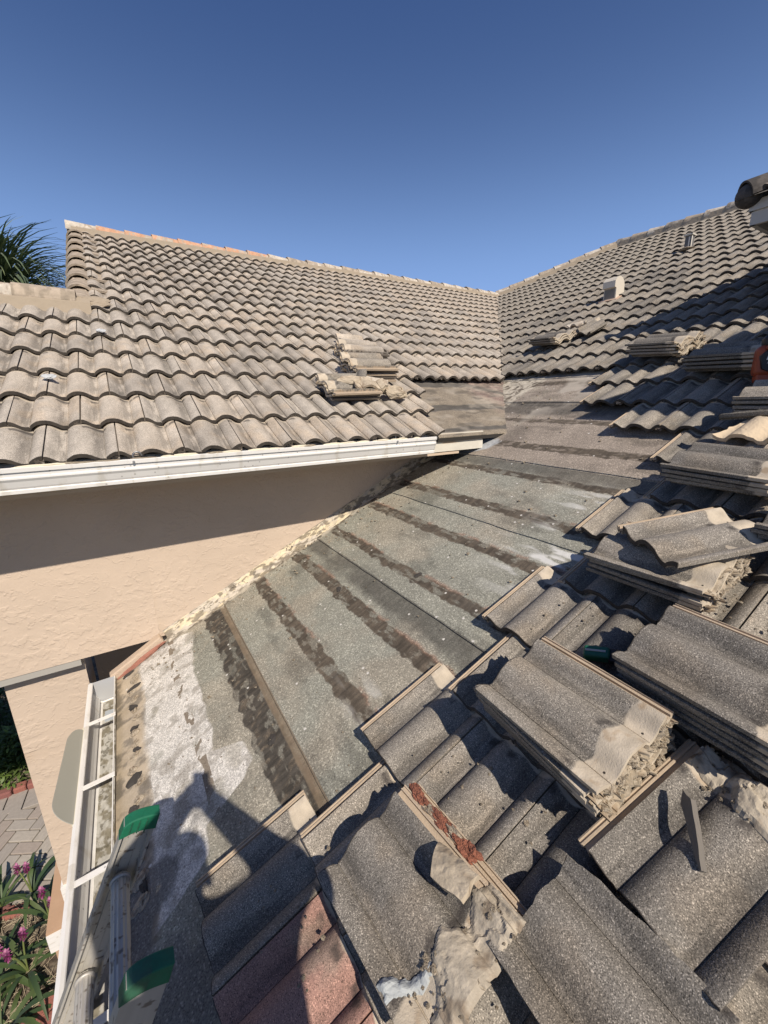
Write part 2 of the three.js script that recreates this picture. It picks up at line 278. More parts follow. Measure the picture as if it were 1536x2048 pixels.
// place caps from p to q (tail of the first cap at p); parent sits at the origin of world or a frame (inverse applied)
function capRun(name, parent, p, q, mats, seed, o = {}) {
  const { step = 0.345, len = 0.42, r0 = 0.118, r1 = 0.100, arc = 3.5, up = V(0, 1, 0), lift = 0.05 } = o;
  parent.updateMatrixWorld(true); const inv = parent.matrixWorld.clone().invert(), dir = q.clone().sub(p), L = dir.length(); dir.normalize();
  const z = dir.clone().negate(), x = up.clone().cross(z).normalize(), y = z.clone().cross(x), n = Math.max(1, Math.floor(L / step)), rr = rng(seed);
  for (let k = 0; k < n; k++) {
    const m = new THREE.Matrix4().makeBasis(x, y, z); const pos = p.clone().addScaledVector(dir, k * step + 0.01 * (rr() - 0.5)).addScaledVector(y, -r0 + lift + 0.012 + 0.006 * (rr() - 0.5));
    const e = new THREE.Matrix4().makeRotationX(-0.022 + 0.02 * (rr() - 0.5)).premultiply(new THREE.Matrix4().makeRotationY(0.03 * (rr() - 0.5)));
    m.multiply(e).setPosition(pos).premultiply(inv);
    const c = mesh(name, barrel(r0, r1, len, arc, 0.014, seed + k), typeof mats === 'function' ? mats(k) : mats[k % mats.length], parent);
    m.decompose(c.position, c.quaternion, c.scale);
  }
}

// ================================================================== ROOFS
// ---- right slope: bare underlayment, then tiles
function pl(pts, x) { if (x <= pts[0][0]) return pts[0][1]; for (let i = 0; i + 1 < pts.length; i++) if (x <= pts[i + 1][0]) return mix(pts[i][1], pts[i + 1][1], (x - pts[i][0]) / (pts[i + 1][0] - pts[i][0])); return pts[pts.length - 1][1]; }
const BANDS = [[0.385, 0.072, 1, 1], [0.765, 0.042, 0.9, 0], [1.10, 0.042, 0.9, 0], [1.262, 0.055, 0.72, 2], [1.455, 0.036, 0.9, 0], [1.835, 0.040, 0.9, 0], [2.178, 0.040, 0.85, 0], [2.555, 0.034, 0.85, 0], [2.655, 0.052, 0.7, 2], [2.925, 0.045, 0.8, 0], [3.33, 0.032, 0.7, 0], [3.53, 0.10, 0.75, 2], [3.66, 0.03, 0.8, 2], [4.08, 0.05, 0.75, 0]];
const whiteEdge = z => pl([[-3.05, 0.02], [-2.98, 0.05], [-2.88, 0.23], [-2.52, 0.16], [-2.05, 0.17], [-1.76, 0.15], [-1.68, 0.27], [-1.56, 0.295], [-1.50, 0.24], [-1.44, 0.06], [-1.33, 0.03], [-1.25, -0.1], [-1.15, -0.4]], z);
function deckColour(z, a, i, j) {
  const g = hash(i, j, 301), g2 = hash(i >> 1, j >> 1, 302), n1 = fbm(z * 3, a * 3, 303, 4), n2 = fbm(z * 11, a * 11, 304, 4), fine = fbm(z * 45, a * 45, 305, 3);
  let k = 0.62 + 0.42 * g + 0.36 * g2; if (g2 > 0.90) k += 0.55; if (g < 0.1) k *= 0.55;
  let base = mix3([0.272, 0.270, 0.226], [0.305, 0.282, 0.228], sst(0.42, 0.66, n1));
  base = mix3(base, [0.285, 0.243, 0.200], sst(2.68, 2.74, a + 0.03 * (n2 - 0.5)));
  base = mix3(base, [0.33, 0.30, 0.235], 0.55 * sst(0.5, 0.75, n2) * sst(-2.2, -2.9, z + 0.5 * (n1 - 0.5)));   // mortar dust by the wall
  { const bl = 0.80 + 0.40 * fbm(z * 7 + 3, a * 7, 307, 5), sm = sst(0.56, 0.74, fbm(z * 3.3, a * 9, 308, 5)); base = base.map(q => q * bl * (1 - 0.30 * sm)); }
  let c = [base[0] * k, base[1] * k, base[2] * k];
  // smeared asphalt and old mortar lines, one per tile course; dark strips below laps
  for (const [b, hw, st, kind] of BANDS) {
    const d = a - b; if (Math.abs(d) > hw * 2.6 + 0.05) continue;
    const wob = 0.036 * (fbm(z * 5 + b * 31, b * 7, 311, 4) - 0.5) + 0.034 * (fbm(z * 24, a * 20 + b * 9, 313, 4) - 0.5), scal = kind === 1 ? 0.020 * Math.abs(Math.sin(z * 24 + 1.5 * fbm(z * 5, 2, 315, 2))) : kind === 0 ? 0.008 * Math.abs(Math.sin(z * 33 + b * 4)) : 0.03 * fbm(z * 2.2 + b, 1, 317, 3);
    const m = kind === 2 ? sst(-hw - 0.03, -hw * 0.3, d + wob * 1.5 + scal) * sst(hw + 0.004, hw - 0.002, d) * sst(0.22, 0.5, fbm(z * 4 + b, a * 5, 318, 4) + 0.12)
      : sst(-hw - 0.006, -hw + 0.006, d + wob - scal * 0.5) * sst(hw + 0.006, hw - 0.006, d + wob * 0.7 - scal * 0.3);
    const br = (0.35 + 0.95 * fbm(z * 70, a * 9 + z * 12, 321, 3) * (0.5 + 0.8 * fine)) * (0.7 + 0.6 * fbm(z * 9, a * 30, 322, 3)) * (0.8 + 0.4 * g);
    const col = kind === 1 ? [0.075 * br, 0.066 * br, 0.054 * br] : kind === 2 ? [0.095 * br, 0.088 * br, 0.076 * br] : [0.118 * br, 0.096 * br, 0.072 * br];
    if (kind === 1) { const q = 0.45 * sst(0.5, 0.75, fbm(z * 50 + a * 20, a * 26, 324, 5)) * (0.5 + g); col[0] = mix(col[0], 0.21 * br, q); col[1] = mix(col[1], 0.165 * br, q); col[2] = mix(col[2], 0.115 * br, q); }
    c = mix3(c, col, clamp(m * st * (kind === 2 ? 1 : 0.55 + 0.75 * sst(0.30, 0.52, fbm(z * 17 + b * 3, a * 40, 323, 4)))));
    if (kind !== 2 && b < 2.3) { // red primer left along the upper edge
      const rr = Math.exp(-Math.pow((d + wob * 0.7 - hw - 0.006) / 0.011, 2)) * sst(0.46, 0.62, fbm(z * 14, a * 14, 327, 4) + 0.06 * sst(-2.2, -1.3, z));
      c = mix3(c, [0.25 * k, 0.145 * k, 0.10 * k], 0.6 * rr);
    }
  }
  if (a > 0.44 && a < 0.485) { const m = sst(0.44, 0.448, a + 0.006 * (n2 - 0.5)); c = mix3(c, [0.20 * (0.7 + 0.5 * fine), 0.155 * (0.7 + 0.5 * fine), 0.105 * (0.7 + 0.5 * fine)], 0.85 * m); }
  // white roof cement along the eave
  { const e = whiteEdge(z) + 0.05 * (fbm(z * 9, a * 9, 331, 4) - 0.5), m = sst(e + 0.008, e - 0.008, a) * sst(-0.30, -0.265, a) * (0.45 + 0.55 * sst(0.30, 0.50, fbm(z * 9, a * 9, 334, 5) + 0.08));
    const wk = 0.50 + 0.42 * g2 + 0.25 * g + 0.25 * (n2 - 0.5); let w = [0.78 * wk, 0.755 * wk, 0.70 * wk];
    w = mix3(w, [0.30, 0.275, 0.235], 0.6 * sst(0.50, 0.70, fbm(z * 22, a * 22, 337, 5)));
    const crack = Math.abs(fbm(z * 3.2, a * 4.5, 339, 5) - 0.5); if (crack < 0.0022) w = mix3(w, [0.20, 0.18, 0.15], 0.7);
    if (Math.abs(a - 0.075 - 0.02 * Math.sin(z * 3)) < 0.020 && fbm(z * 16, a * 20, 341, 3) > 0.56) w = [0.24, 0.20, 0.155];
    if (hash(i, j, 345) > 0.80) w = [w[0] * 0.55, w[1] * 0.55, w[2] * 0.55];
    c = mix3(c, w, m); }
  if (a < -0.14 + 0.03 * (n2 - 0.5) && z < -1.2) { const m = sst(-0.13, -0.175, a + 0.05 * (fbm(z * 6, a * 6, 347, 3) - 0.5)), t = 0.7 + 0.6 * n2; c = mix3(c, mix3([0.42 * t, 0.345 * t, 0.245 * t], [0.17 * t, 0.14 * t, 0.10 * t], sst(0.45, 0.65, fbm(z * 16, a * 16, 349, 5))), 0.85 * m); }
  // darker grey patches towards the ladder
  if (z > -1.62 && a < 0.06) { const m = sst(0.44, 0.56, fbm(z * 5 + 3, a * 6, 351, 4)) * sst(-1.62, -1.5, z); c = mix3(c, [0.15 * k, 0.148 * k, 0.14 * k], 0.8 * m); }
  // chalk-white runs below the laid tiles
  { const m = sst(0.50, 0.72, fbm(z * 5, a * 22, 355, 4)) * Math.exp(-Math.pow((z + 1.22) / 0.24, 2)) * (Math.exp(-Math.pow((a - 1.95) / 0.26, 2)) + 0.8 * Math.exp(-Math.pow((a - 2.42) / 0.12, 2)) + 0.5 * Math.exp(-Math.pow((a - 0.8) / 0.1, 2)));
    c = mix3(c, [0.60, 0.60, 0.57], clamp(1.25 * m)); }
  // pale cement at the valley and the blue-white patch under the wing's eave
  { const m = sst(0.52, 0.66, fbm(z * 4 + 9, a * 4, 361, 5)) * sst(2.95, 3.2, a) * sst(-2.1, -2.6, z + (3.6 - a) * 0.7); c = mix3(c, [0.44, 0.40, 0.34], 0.7 * m); }
  { const dz = (z + 2.66 + (a - 2.88) * -0.6) / 0.20, da = (a - 2.86) / 0.15, m = sst(1.1, 0.85, Math.hypot(dz, da) + 0.5 * (n2 - 0.5)); c = mix3(c, [0.42 * (0.7 + 0.5 * fine), 0.44 * (0.7 + 0.5 * fine), 0.455 * (0.7 + 0.5 * fine)], m); }
  // broken, dirty edge against the wall
  { const m = sst(-2.90, -2.955, z + 0.09 * (fbm(a * 6, z * 6, 371, 4) - 0.5)); const t = 0.6 + 0.8 * fine; c = mix3(c, mix3([0.48 * t, 0.44 * t, 0.36 * t], [0.12 * t, 0.10 * t, 0.075 * t], sst(0.48, 0.64, fbm(a * 18, z * 18, 373, 5))), 0.85 * m); }
  if (hash(Math.floor(z * 14), Math.floor(a * 14), 381) > 0.93) { const cx = (Math.floor(z * 14) + 0.3 + 0.4 * hash(Math.floor(z * 14), Math.floor(a * 14), 383)) / 14, cy = (Math.floor(a * 14) + 0.5) / 14; if (Math.hypot(z - cx, a - cy) < 0.0065) c = [0.62, 0.60, 0.55]; }
  return c;
}
const deckTex = tex(1440, 2048, (u, v, i, j) => deckColour(-4.4 + 3.6 * u, -0.36 + 5.2 * v, i, j));
const deckBump = tex(512, 512, (u, v, i, j) => 0.5 * hash(i, j, 391) + 0.5 * fbm(u * 40, v * 40, 392, 3), false); deckBump.repeat.set(3, 4.3);
const deckMat = std({ map: deckTex, bumpMap: deckBump, bumpScale: 0.0025, roughness: 0.96 });
function sheet(rows, zlo, zhi, pt, uvf, nz, na, a0, a1, seed, lift = 0.006) {
  const pos = [], uv = [], idx = [];
  for (let j = 0; j <= na; j++) for (let i = 0; i <= nz; i++) {
    const t = j / na, s = i / nz; let a = mix(a0, a1, t); const lo = zlo(a), hi = zhi(a), z = mix(lo, hi, s);
    if (j === 0) a += 0.010 * (fbm(z * 5, seed, 397, 3) - 0.5);
    const h = 0.003 + lift * (1 - t) + 0.006 * (fbm(z * 3.5, a * 3.5 + seed, 399, 3) - 0.5) * Math.sin(Math.PI * t);
    const p = pt(a, z, h); pos.push(p.x, p.y, p.z); uv.push(...uvf(a, z));
  }
  for (let i = 0; i <= nz; i++) { const k = i * 3; const a = a0, z = mix(zlo(a), zhi(a), i / nz), p = pt(a + 0.010 * (fbm(z * 5, seed, 397, 3) - 0.5), z, -0.001); pos.push(p.x, p.y, p.z); uv.push(uv[2 * i], uv[2 * i + 1]); }
  const W = nz + 1, off = W * (na + 1);
  for (let j = 0; j < na; j++) for (let i = 0; i < nz; i++) { const a = j * W + i; idx.push(a, a + 1, a + W, a + 1, a + W + 1, a + W); }
  for (let i = 0; i < nz; i++) idx.push(off + i, off + i + 1, i, off + i + 1, i + 1, i);
  const g = new THREE.BufferGeometry(); g.setAttribute('position', new THREE.Float32BufferAttribute(pos, 3)); g.setAttribute('uv', new THREE.Float32BufferAttribute(uv, 2)); g.setIndex(idx); g.computeVertexNormals(); return g;
}
const roofB = group('tiled_roof', 'long roof slope half stripped to grey underlayment, grey tiles still laid on its right side', 'roof');
roofB.position.copy(O_B); roofB.quaternion.copy(qB);
const locB = (a, z, h) => V(z, h, -a);                       // right slope's own frame: a metres up the slope
{
  const out = [[-3.06, -0.29], [1.6, -0.29], [1.6, 10.3], [-6.26, 10.3], [-8.145, 8.42], [-8.35, 8.2], [-3.06, 2.95]];
  mesh('roof_deck', prism(out, -0.035, -0.002, (z, x, h) => { const p = locB(x / C, z, h); return [p.x, p.y, p.z]; }), M.dark, roofB);
  const laps = [-0.315, 0.48, 1.31, 2.03, 2.715, 3.665, 4.20, 4.9];
  for (let k = 0; k + 1 < laps.length; k++) {
    const zl = a => { const x = a * C; return x < 3.3 ? -3.02 : valleyZ(x) - 0.03; };
    tag(mesh('underlayment_sheet', sheet(0, zl, () => -0.86, locB, (a, z) => [(z + 4.4) / 3.6, (a + 0.36) / 5.2], 60, 14, laps[k], laps[k + 1] + 0.05, k * 3.3 + 1, k === 0 ? 0.002 : 0.007), deckMat, roofB), k === 0 ? 'lowest strip, smeared with white roof cement' : null);
  }
  const courses = [];
  for (let n = -1; n <= 31; n++) {
    const xt = TAIL_B(n), ph = n % 2 === 0 ? -1.21 : -1.06, zmax = n <= 8 ? 1.25 : Math.max(-0.26 * xt + 0.95, -0.9);
    let z0 = n === -1 ? -0.76 : ph; if (n === 9) z0 = ph - 0.6; if (n === 10) z0 = ph - 0.9; if (n === 11) z0 = ph - 1.2;
    if (n >= 12) { const lo = Math.max(valleyZ(xt + 0.42), n > 25 ? -16.56 + xt : -99) - 0.05; z0 = ph - 0.3 * Math.ceil((ph - lo) / 0.3); }
    courses.push({ n, z: -xt / C, x0: z0, x1: zmax, cuts: n >= 12 ? (x => [[-1, -C, x + xt - 0.275 - 0.014], [-1, C, x + 16.56 - xt - 0.03]]) : null });
  }
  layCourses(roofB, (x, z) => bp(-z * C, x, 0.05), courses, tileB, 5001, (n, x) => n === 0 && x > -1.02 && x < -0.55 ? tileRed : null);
  // short hip out of the valley, then the main ridge
  const H0 = bp(8.42, -8.145, 0.13), H1 = bp(10.3, -6.26, 0.13), H2 = bp(10.3, -1.2, 0.13);
  const toB = (p) => { const q = roofB.worldToLocal(p.clone()); return [q.x, q.y, q.z]; };
  roofB.updateMatrixWorld(true);
  for (const [p, q, s] of [[H0, H1, 3], [H1, H2, 7]]) {
    const d = q.clone().sub(p).normalize(), side = d.clone().cross(V(0, 1, 0)).normalize();
    mesh('mortar_bed', prism([[-0.13, -0.16], [0.13, -0.16], [0.115, -0.03], [0.05, 0.0], [-0.05, 0.0], [-0.115, -0.03]], 0, q.distanceTo(p) * 1.0, (a, b, t) => toB(p.clone().addScaledVector(d, t).addScaledVector(side, a).add(V(0, b, 0)))), M.bed, roofB);
  }
  capRun('ridge_tile', roofB, H0, H1.clone().addScaledVector(H1.clone().sub(H0).normalize(), 0.1), [M.paleCap, M.rakeCap], 61, { up: V(0, 1, 0) });
  capRun('ridge_tile', roofB, H1, H2, [M.greyCap, M.rakeCap, M.paleCap], 81, { r0: 0.128 });
  // old mortar crumbs along the eave; the dark ones imitate shaded holes
  const r = rng(77);
  for (let k = 0; k < 26; k++) { const z = -2.92 + k * 0.062 + 0.05 * r(), a = -0.235 + 0.05 * r(); const l = mesh('crumb_and_dark_hole', lump(0.018 + 0.022 * r(), 0.006 + 0.005 * r(), 0.014 + 0.014 * r(), 700 + k, 2, 0.9), k % 3 ? M.mortar : M.dark, roofB); l.position.copy(locB(a, z, 0.006)); l.rotation.y = r() * 6; }
  // nail heads and torn felt tabs
  for (let k = 0; k < 4; k++) { const z = -2.6 + 1.4 * r(), a = BANDS[[0, 1, 2, 4, 5, 6][k % 6]][0] + 0.02 * r(); const l = mesh('felt_tab', lump(0.026, 0.006, 0.018, 760 + k, 2, 0.7), M.dark, roofB); l.position.copy(locB(a, z, 0.006)); l.rotation.y = r() * 6; }
  mesh('drip_edge', prism([[-0.325, -0.055], [-0.320, -0.055], [-0.320, 0.001], [-0.306, 0.001], [-0.306, 0.0045], [-0.325, 0.0045]], -2.99, 1.6, (a, h, t) => { const p = locB(a, t, h); return [p.x, p.y, p.z]; }), plain(0.45, 0.41, 0.34, 0.6), roofB);
}
// ---- left wing slope
const roofA = group('tiled_roof', 'weathered tan grey tile slope of the left wing above the peach wall and white gutter', 'roof');
roofA.position.copy(O_A); roofA.quaternion.copy(qA);
const locA = (z, x, h) => V(x, h, z / C);
{
  const deckA = tex(640, 512, (u, v, i, j) => {
    const x = 1.9 + 2.5 * u, z = -2.4 - 1.6 * v, g = hash(i, j, 501), n1 = fbm(x * 4, z * 4, 503, 4), n2 = fbm(x * 14, z * 14, 504, 4); let k = 0.66 + 0.62 * g; if (g > 0.92) k += 0.4;
    let c = mix3([0.275, 0.235, 0.175], [0.27, 0.20, 0.165], sst(3.0, 3.3, x + 0.4 * (n1 - 0.5))).map(q => q * k);
    for (const [b, hw] of [[-2.97, 0.045], [-3.43, 0.055], [-3.86, 0.05], [-2.62, 0.03]]) { const d = z - b + 0.05 * (fbm(x * 6, b, 505, 3) - 0.5) - (x > 3.1 ? (x - 3.1) * 0.5 : 0), m = sst(hw + 0.012, hw - 0.012, Math.abs(d)), t = 0.7 + 0.6 * n2; c = mix3(c, [0.085 * t, 0.082 * t, 0.075 * t], 0.85 * m); }
    { const m = sst(0.50, 0.72, fbm(x * 3.5 + 2, z * 9, 507, 6)); c = mix3(c, [0.50, 0.45, 0.35], 0.5 * m * (0.2 + 0.9 * n2) * sst(2.7, 3.3, x)); }
    { const m = sst(0.52, 0.70, fbm(x * 5 + 8, z * 12, 509, 6)); c = mix3(c, [0.40, 0.36, 0.29], 0.5 * m); const d = sst(0.55, 0.72, fbm(x * 7, z * 16, 511, 6)); c = mix3(c, [0.09, 0.08, 0.065], 0.55 * d); }
    return [c[0] * 0.80 * (0.75 + 0.5 * n2), c[1] * 0.80 * (0.75 + 0.5 * n2), c[2] * 0.83 * (0.75 + 0.5 * n2)];
  });
  const mat = std({ map: deckA, bumpMap: deckBump, bumpScale: 0.0025, roughness: 0.96 });
  const slabA = (pts) => prism(pts, -0.035, -0.002, (x, z, h) => { const p = locA(z, x, h); return [p.x, p.y, p.z]; });
  mesh('roof_deck', slabA([[-2.2, -2.53], [2.58, -2.53], [2.80, -2.53], [8.6, -8.14], [-0.15, -8.14], [-0.15, -4.83], [-2.2, -4.83]]), M.dark, roofA);
  const laps = [-2.53, -2.99, -3.44, -3.95];
  for (let k = 0; k < 3; k++) mesh('underlayment_sheet', sheet(0, () => 1.98, z => -z + 0.275 + 0.02, locA, (z, x) => [(x - 1.9) / 2.5, (-2.4 - z) / 1.6], 40, 8, laps[k], laps[k + 1] - 0.04, 30 + k, 0.006), mat, roofA);
  const courses = [];
  for (let n = 0; n <= 17; n++) {
    const zt = TAIL_A(n), ph = n % 2 === 0 ? 2.03 : 2.18, end = n === 0 ? 2.03 : n === 1 ? 2.18 : n === 2 ? 2.33 : -zt + 0.275 + 0.4;
    const left = zt > -4.75 ? -2.1 : -0.14, x0 = ph - 0.3 * Math.floor((ph - left) / 0.3) - (zt > -4.75 ? 0 : 0.3);
    courses.push({ n, z: zt / C, x0, x1: end, len: n === 17 ? 0.265 : n === 7 ? 0 : 0, cuts: x => { const q = []; if (n >= 3) q.push([1, -C, -zt + 0.275 - x - 0.014]); if (zt < -4.75) q.push([-1, 0, x + 0.10]); return q; } });
  }
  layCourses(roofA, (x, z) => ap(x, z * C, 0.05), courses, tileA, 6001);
  roofA.updateMatrixWorld(true);
  const toA = p => { const q = roofA.worldToLocal(p.clone()); return [q.x, q.y, q.z]; };
  const R0 = ap(-0.26, -8.14, 0.10), R1 = ap(8.45, -8.14, 0.10);
  mesh('mortar_bed', prism([[-0.13, -0.17], [0.15, -0.17], [0.13, -0.04], [0.06, -0.01], [-0.05, -0.01], [-0.12, -0.04]], 0, 8.6, (a, b, t) => toA(V(-0.2 + t, R0.y + b, R0.z + a))), M.bed, roofA);
  capRun('ridge_tile', roofA, R0, R1, k => k === 0 ? M.paleCap : k < 8 ? M.orangeCap : k % 3 ? M.paleCap : M.rakeCap, 121, { step: 0.36 });
  // lower ridge on the left, smeared with mortar
  const Q0 = ap(-2.2, -4.83, 0.10), Q1 = ap(-0.02, -4.83, 0.10);
  mesh('mortar_bed', prism([[-0.12, -0.15], [0.155, -0.16], [0.125, -0.045], [0.06, 0.0], [-0.06, 0.0], [-0.11, -0.04]], 0, 2.12, (a, b, t) => toA(V(-2.2 + t, Q0.y + b, Q0.z + a))), M.bed, roofA);
  capRun('ridge_tile', roofA, Q0, Q1, [M.rakeCap, M.paleCap], 161, { step: 0.40, r0: 0.118, r1: 0.112, lift: 0.075 });
  { const l = mesh('mortar_patch', lump(0.13, 0.05, 0.10, 66, 4, 0.3), M.bed, roofA); l.position.copy(locA(-4.83, -0.06, 0.085)); }
  mesh('rake_mortar', prism([[-0.10, -0.20], [0.10, -0.20], [0.09, 0.02], [0.05, 0.062], [-0.05, 0.062], [-0.095, 0.02]], -8.15 / C, -4.80 / C, (a, h, t) => [-0.155 + a, h, t]), M.rakeCap, roofA);
  // rolled rake tiles stepping down the gable edge
  for (let k = 0; k < 9; k++) {
    const z = -4.88 - k * 0.375; if (z < -7.95) break;
    const g = barrel(0.125, 0.118, 0.44, 3.3, 0.018, 300 + k), m = mesh('rake_tile', g, M.rakeCap, roofA); const p = locA(z, -0.155, -0.015); m.position.copy(p); m.rotation.x = -0.085; m.rotation.z = 0.12;
    const fl = mesh('rake_flange', box(-0.01, 0.14, 0, 0.02, -0.44, 0), M.rakeCap, roofA); fl.position.copy(locA(z, -0.05, 0.058)); fl.rotation.x = -0.085; fl.rotation.z = -0.10;
  }
  // two dabs of white sealant
  for (const [x, z] of [[-0.03, -4.10], [-0.33, -3.30]]) { const l = mesh('sealant_dab', lump(0.034, 0.010, 0.026, 50 + z * 3 | 0, 4, 0.35), plain(0.50, 0.52, 0.53, 0.9, { bumpMap: mortarBump, bumpScale: 0.004 }), roofA); l.position.copy(locA(z, x, 0.103)); }
}

// ================================================================== WALLS, EAVES, GUTTERS
const Y = y => EYE + y;
{ // peach header wall under the left wing, meeting the right slope along a raking line
  const w = group('stucco_wall', 'wide peach stucco wall with raised trowel marks under the white gutter', 'wall');
  const pts = [[-2.4, Y(-1.59)], [-0.10, Y(-1.59)]]; for (const x of [0.04, 0.6, 1.2, 1.8, 2.4, 3.0]) pts.push([x, bp(x, -3, 0.03).y]); pts.push([3.0, Y(-0.2)], [-2.4, Y(-0.2)]);
  mesh('stucco_face', prism(pts, -3.23, -3.03, (x, y, z) => [x, y, z]), M.stucco, w);
  mesh('weep_strip', box(-2.4, -0.46, Y(-1.635), Y(-1.592), -3.20, -3.035), plain(0.36, 0.345, 0.31, 0.7), w);
  // crumbling mortar fillet along the roof line
  const nx = 90, pos = [], uv = [], idx = [], sec = [[-3.028, 0.070], [-3.022, 0.060], [-3.0, 0.034], [-2.975, 0.016], [-2.945, 0.003]];
  for (let i = 0; i <= nx; i++) { const x = mix(0.05, 2.45, i / nx); sec.forEach(([z, h], k) => { const n = fbm(x * 9, k * 1.7, 811, 4) - 0.5, n2 = fbm(x * 22, k * 3, 813, 3) - 0.5; const p = bp(x, z + (k > 1 ? 0.05 * n + 0.012 * n2 : 0), Math.max(0.001, h + 0.03 * n * (k > 0 && k < 4 ? 1 : 0.2) + 0.018 * n2 * (k > 0 && k < 4 ? 1 : 0))); pos.push(p.x, p.y, p.z); uv.push(x * 1.3, k * 0.05); }); }
  for (let i = 0; i < nx; i++) for (let k = 0; k < 4; k++) { const a = i * 5 + k; idx.push(a, a + 1, a + 5, a + 1, a + 6, a + 5); }
  const g = new THREE.BufferGeometry(); g.setAttribute('position', new THREE.Float32BufferAttribute(pos, 3)); g.setAttribute('uv', new THREE.Float32BufferAttribute(uv, 2)); g.setIndex(idx); g.computeVertexNormals();
  const ft = tex(1024, 128, (u, v, i, j) => { const n = fbm(u * 34, v * 4, 821, 5), k = 0.78 + 0.36 * fbm(u * 120, v * 12, 823, 4); let c = mix3([0.64, 0.55, 0.385], [0.52, 0.47, 0.39], sst(0.4, 0.6, n)); c = mix3(c, [0.16, 0.135, 0.10], 0.8 * sst(0.50, 0.66, fbm(u * 60 + 3, v * 6, 827, 6) + 0.10 * sst(0.35, 0.9, v))); if (Math.abs(fbm(u * 26, v * 3, 829, 4) - 0.5) < 0.008) c = [0.10, 0.085, 0.065]; return c.map(q => q * k); });
  ft.repeat.set(1 / 3.2, 1 / 0.2);
  mesh('mortar_fillet', g, std({ map: ft, bumpMap: mortarBump, bumpScale: 0.004 }), w);
}
{ // fascia and soffit of the left wing
  const fsc = group('fascia_board', 'aged cream fascia board showing a rust stain past the gutter end', 'fascia');
  const rust = tex(256, 64, (u, v, i, j) => { const k = 0.85 + 0.2 * fbm(u * 30, v * 8, 841, 4); let c = [0.64 * k, 0.61 * k, 0.53 * k]; const m = sst(0.12, 0.02, Math.abs(u - 0.30) + 0.12 * (fbm(u * 20, v * 6, 843, 3) - 0.5)) * sst(0.75, 0.2, v); return mix3(c, [0.36, 0.20, 0.08], 0.55 * m); });
  rust.repeat.set(1 / 1.2, 1 / 0.16); rust.offset.set(-0.55, -0.1);
  mesh('board', metric(box(-2.2, 2.56, Y(-0.405), Y(-0.262), -2.585, -2.56)), std({ map: rust, roughness: 0.7 }), fsc);
  mesh('soffit', box(-2.2, 2.30, Y(-0.43), Y(-0.412), -3.03, -2.562), plain(0.55, 0.44, 0.33), fsc);
  mesh('bird_stop', box(-2.2, 2.05, Y(-0.262), Y(-0.246), -2.60, -2.57), M.dark, fsc);
}
const gutterOuter = [[0, 0], [0.072, 0], [0.084, 0.004], [0.086, 0.020], [0.082, 0.024], [0.088, 0.034], [0.098, 0.062], [0.106, 0.074], [0.106, 0.082], [0.102, 0.086], [0.104, 0.104], [0.112, 0.106], [0.114, 0.124], [0.104, 0.128], [0.096, 0.124]];
const gutterShape = (() => { const inn = [[0.094, 0.121], [0.101, 0.118], [0.101, 0.108], [0.099, 0.088], [0.103, 0.078], [0.095, 0.064], [0.085, 0.035], [0.079, 0.024], [0.083, 0.008], [0.071, 0.003], [0.003, 0.003], [0.003, 0.13], [0, 0.13]]; return [...gutterOuter, ...inn]; })();
{ // white gutter on the left wing
  const g = group('rain_gutter', 'long white ribbed gutter along the eave over the peach wall', 'gutter');
  g.position.set(0, Y(-0.398), -2.556);
  mesh('trough', prism(gutterShape, -2.2, 1.97, (a, b, t) => [t, b, a]), M.white, g);
  mesh('end_cap', prism(gutterOuter.concat([[0, 0.128]]), 1.968, 1.974, (a, b, t) => [t, b, a]), M.white, g);
  const r = rng(9);
  for (let k = 0; k < 22; k++) { const l = mesh('foam_smear', lump(0.03 + 0.05 * r(), 0.005 + 0.005 * r(), 0.006, 840 + k, 2, 0.6), r() > 0.75 ? M.mortar : plain(0.66, 0.60, 0.46, 0.9), g); l.position.set(-0.7 + 2.6 * (k + r() * 0.7) / 22, 0.128, 0.104 + 0.006 * (r() - 0.5)); }
  for (const x of [0.02, 1.62]) { const s = mesh('screw', new THREE.CylinderGeometry(0.006, 0.006, 0.012, 10).rotateX(Math.PI / 2), plain(0.4, 0.4, 0.4, 0.4, { metalness: 0.6 }), g); s.position.set(x, 0.115, 0.116); const b = mesh('hook', new THREE.TorusGeometry(0.02, 0.005, 8, 14, 4), plain(0.25, 0.25, 0.25, 0.4, { metalness: 0.7 }), g); b.position.set(x + 0.02, 0.14, 0.09); }
}
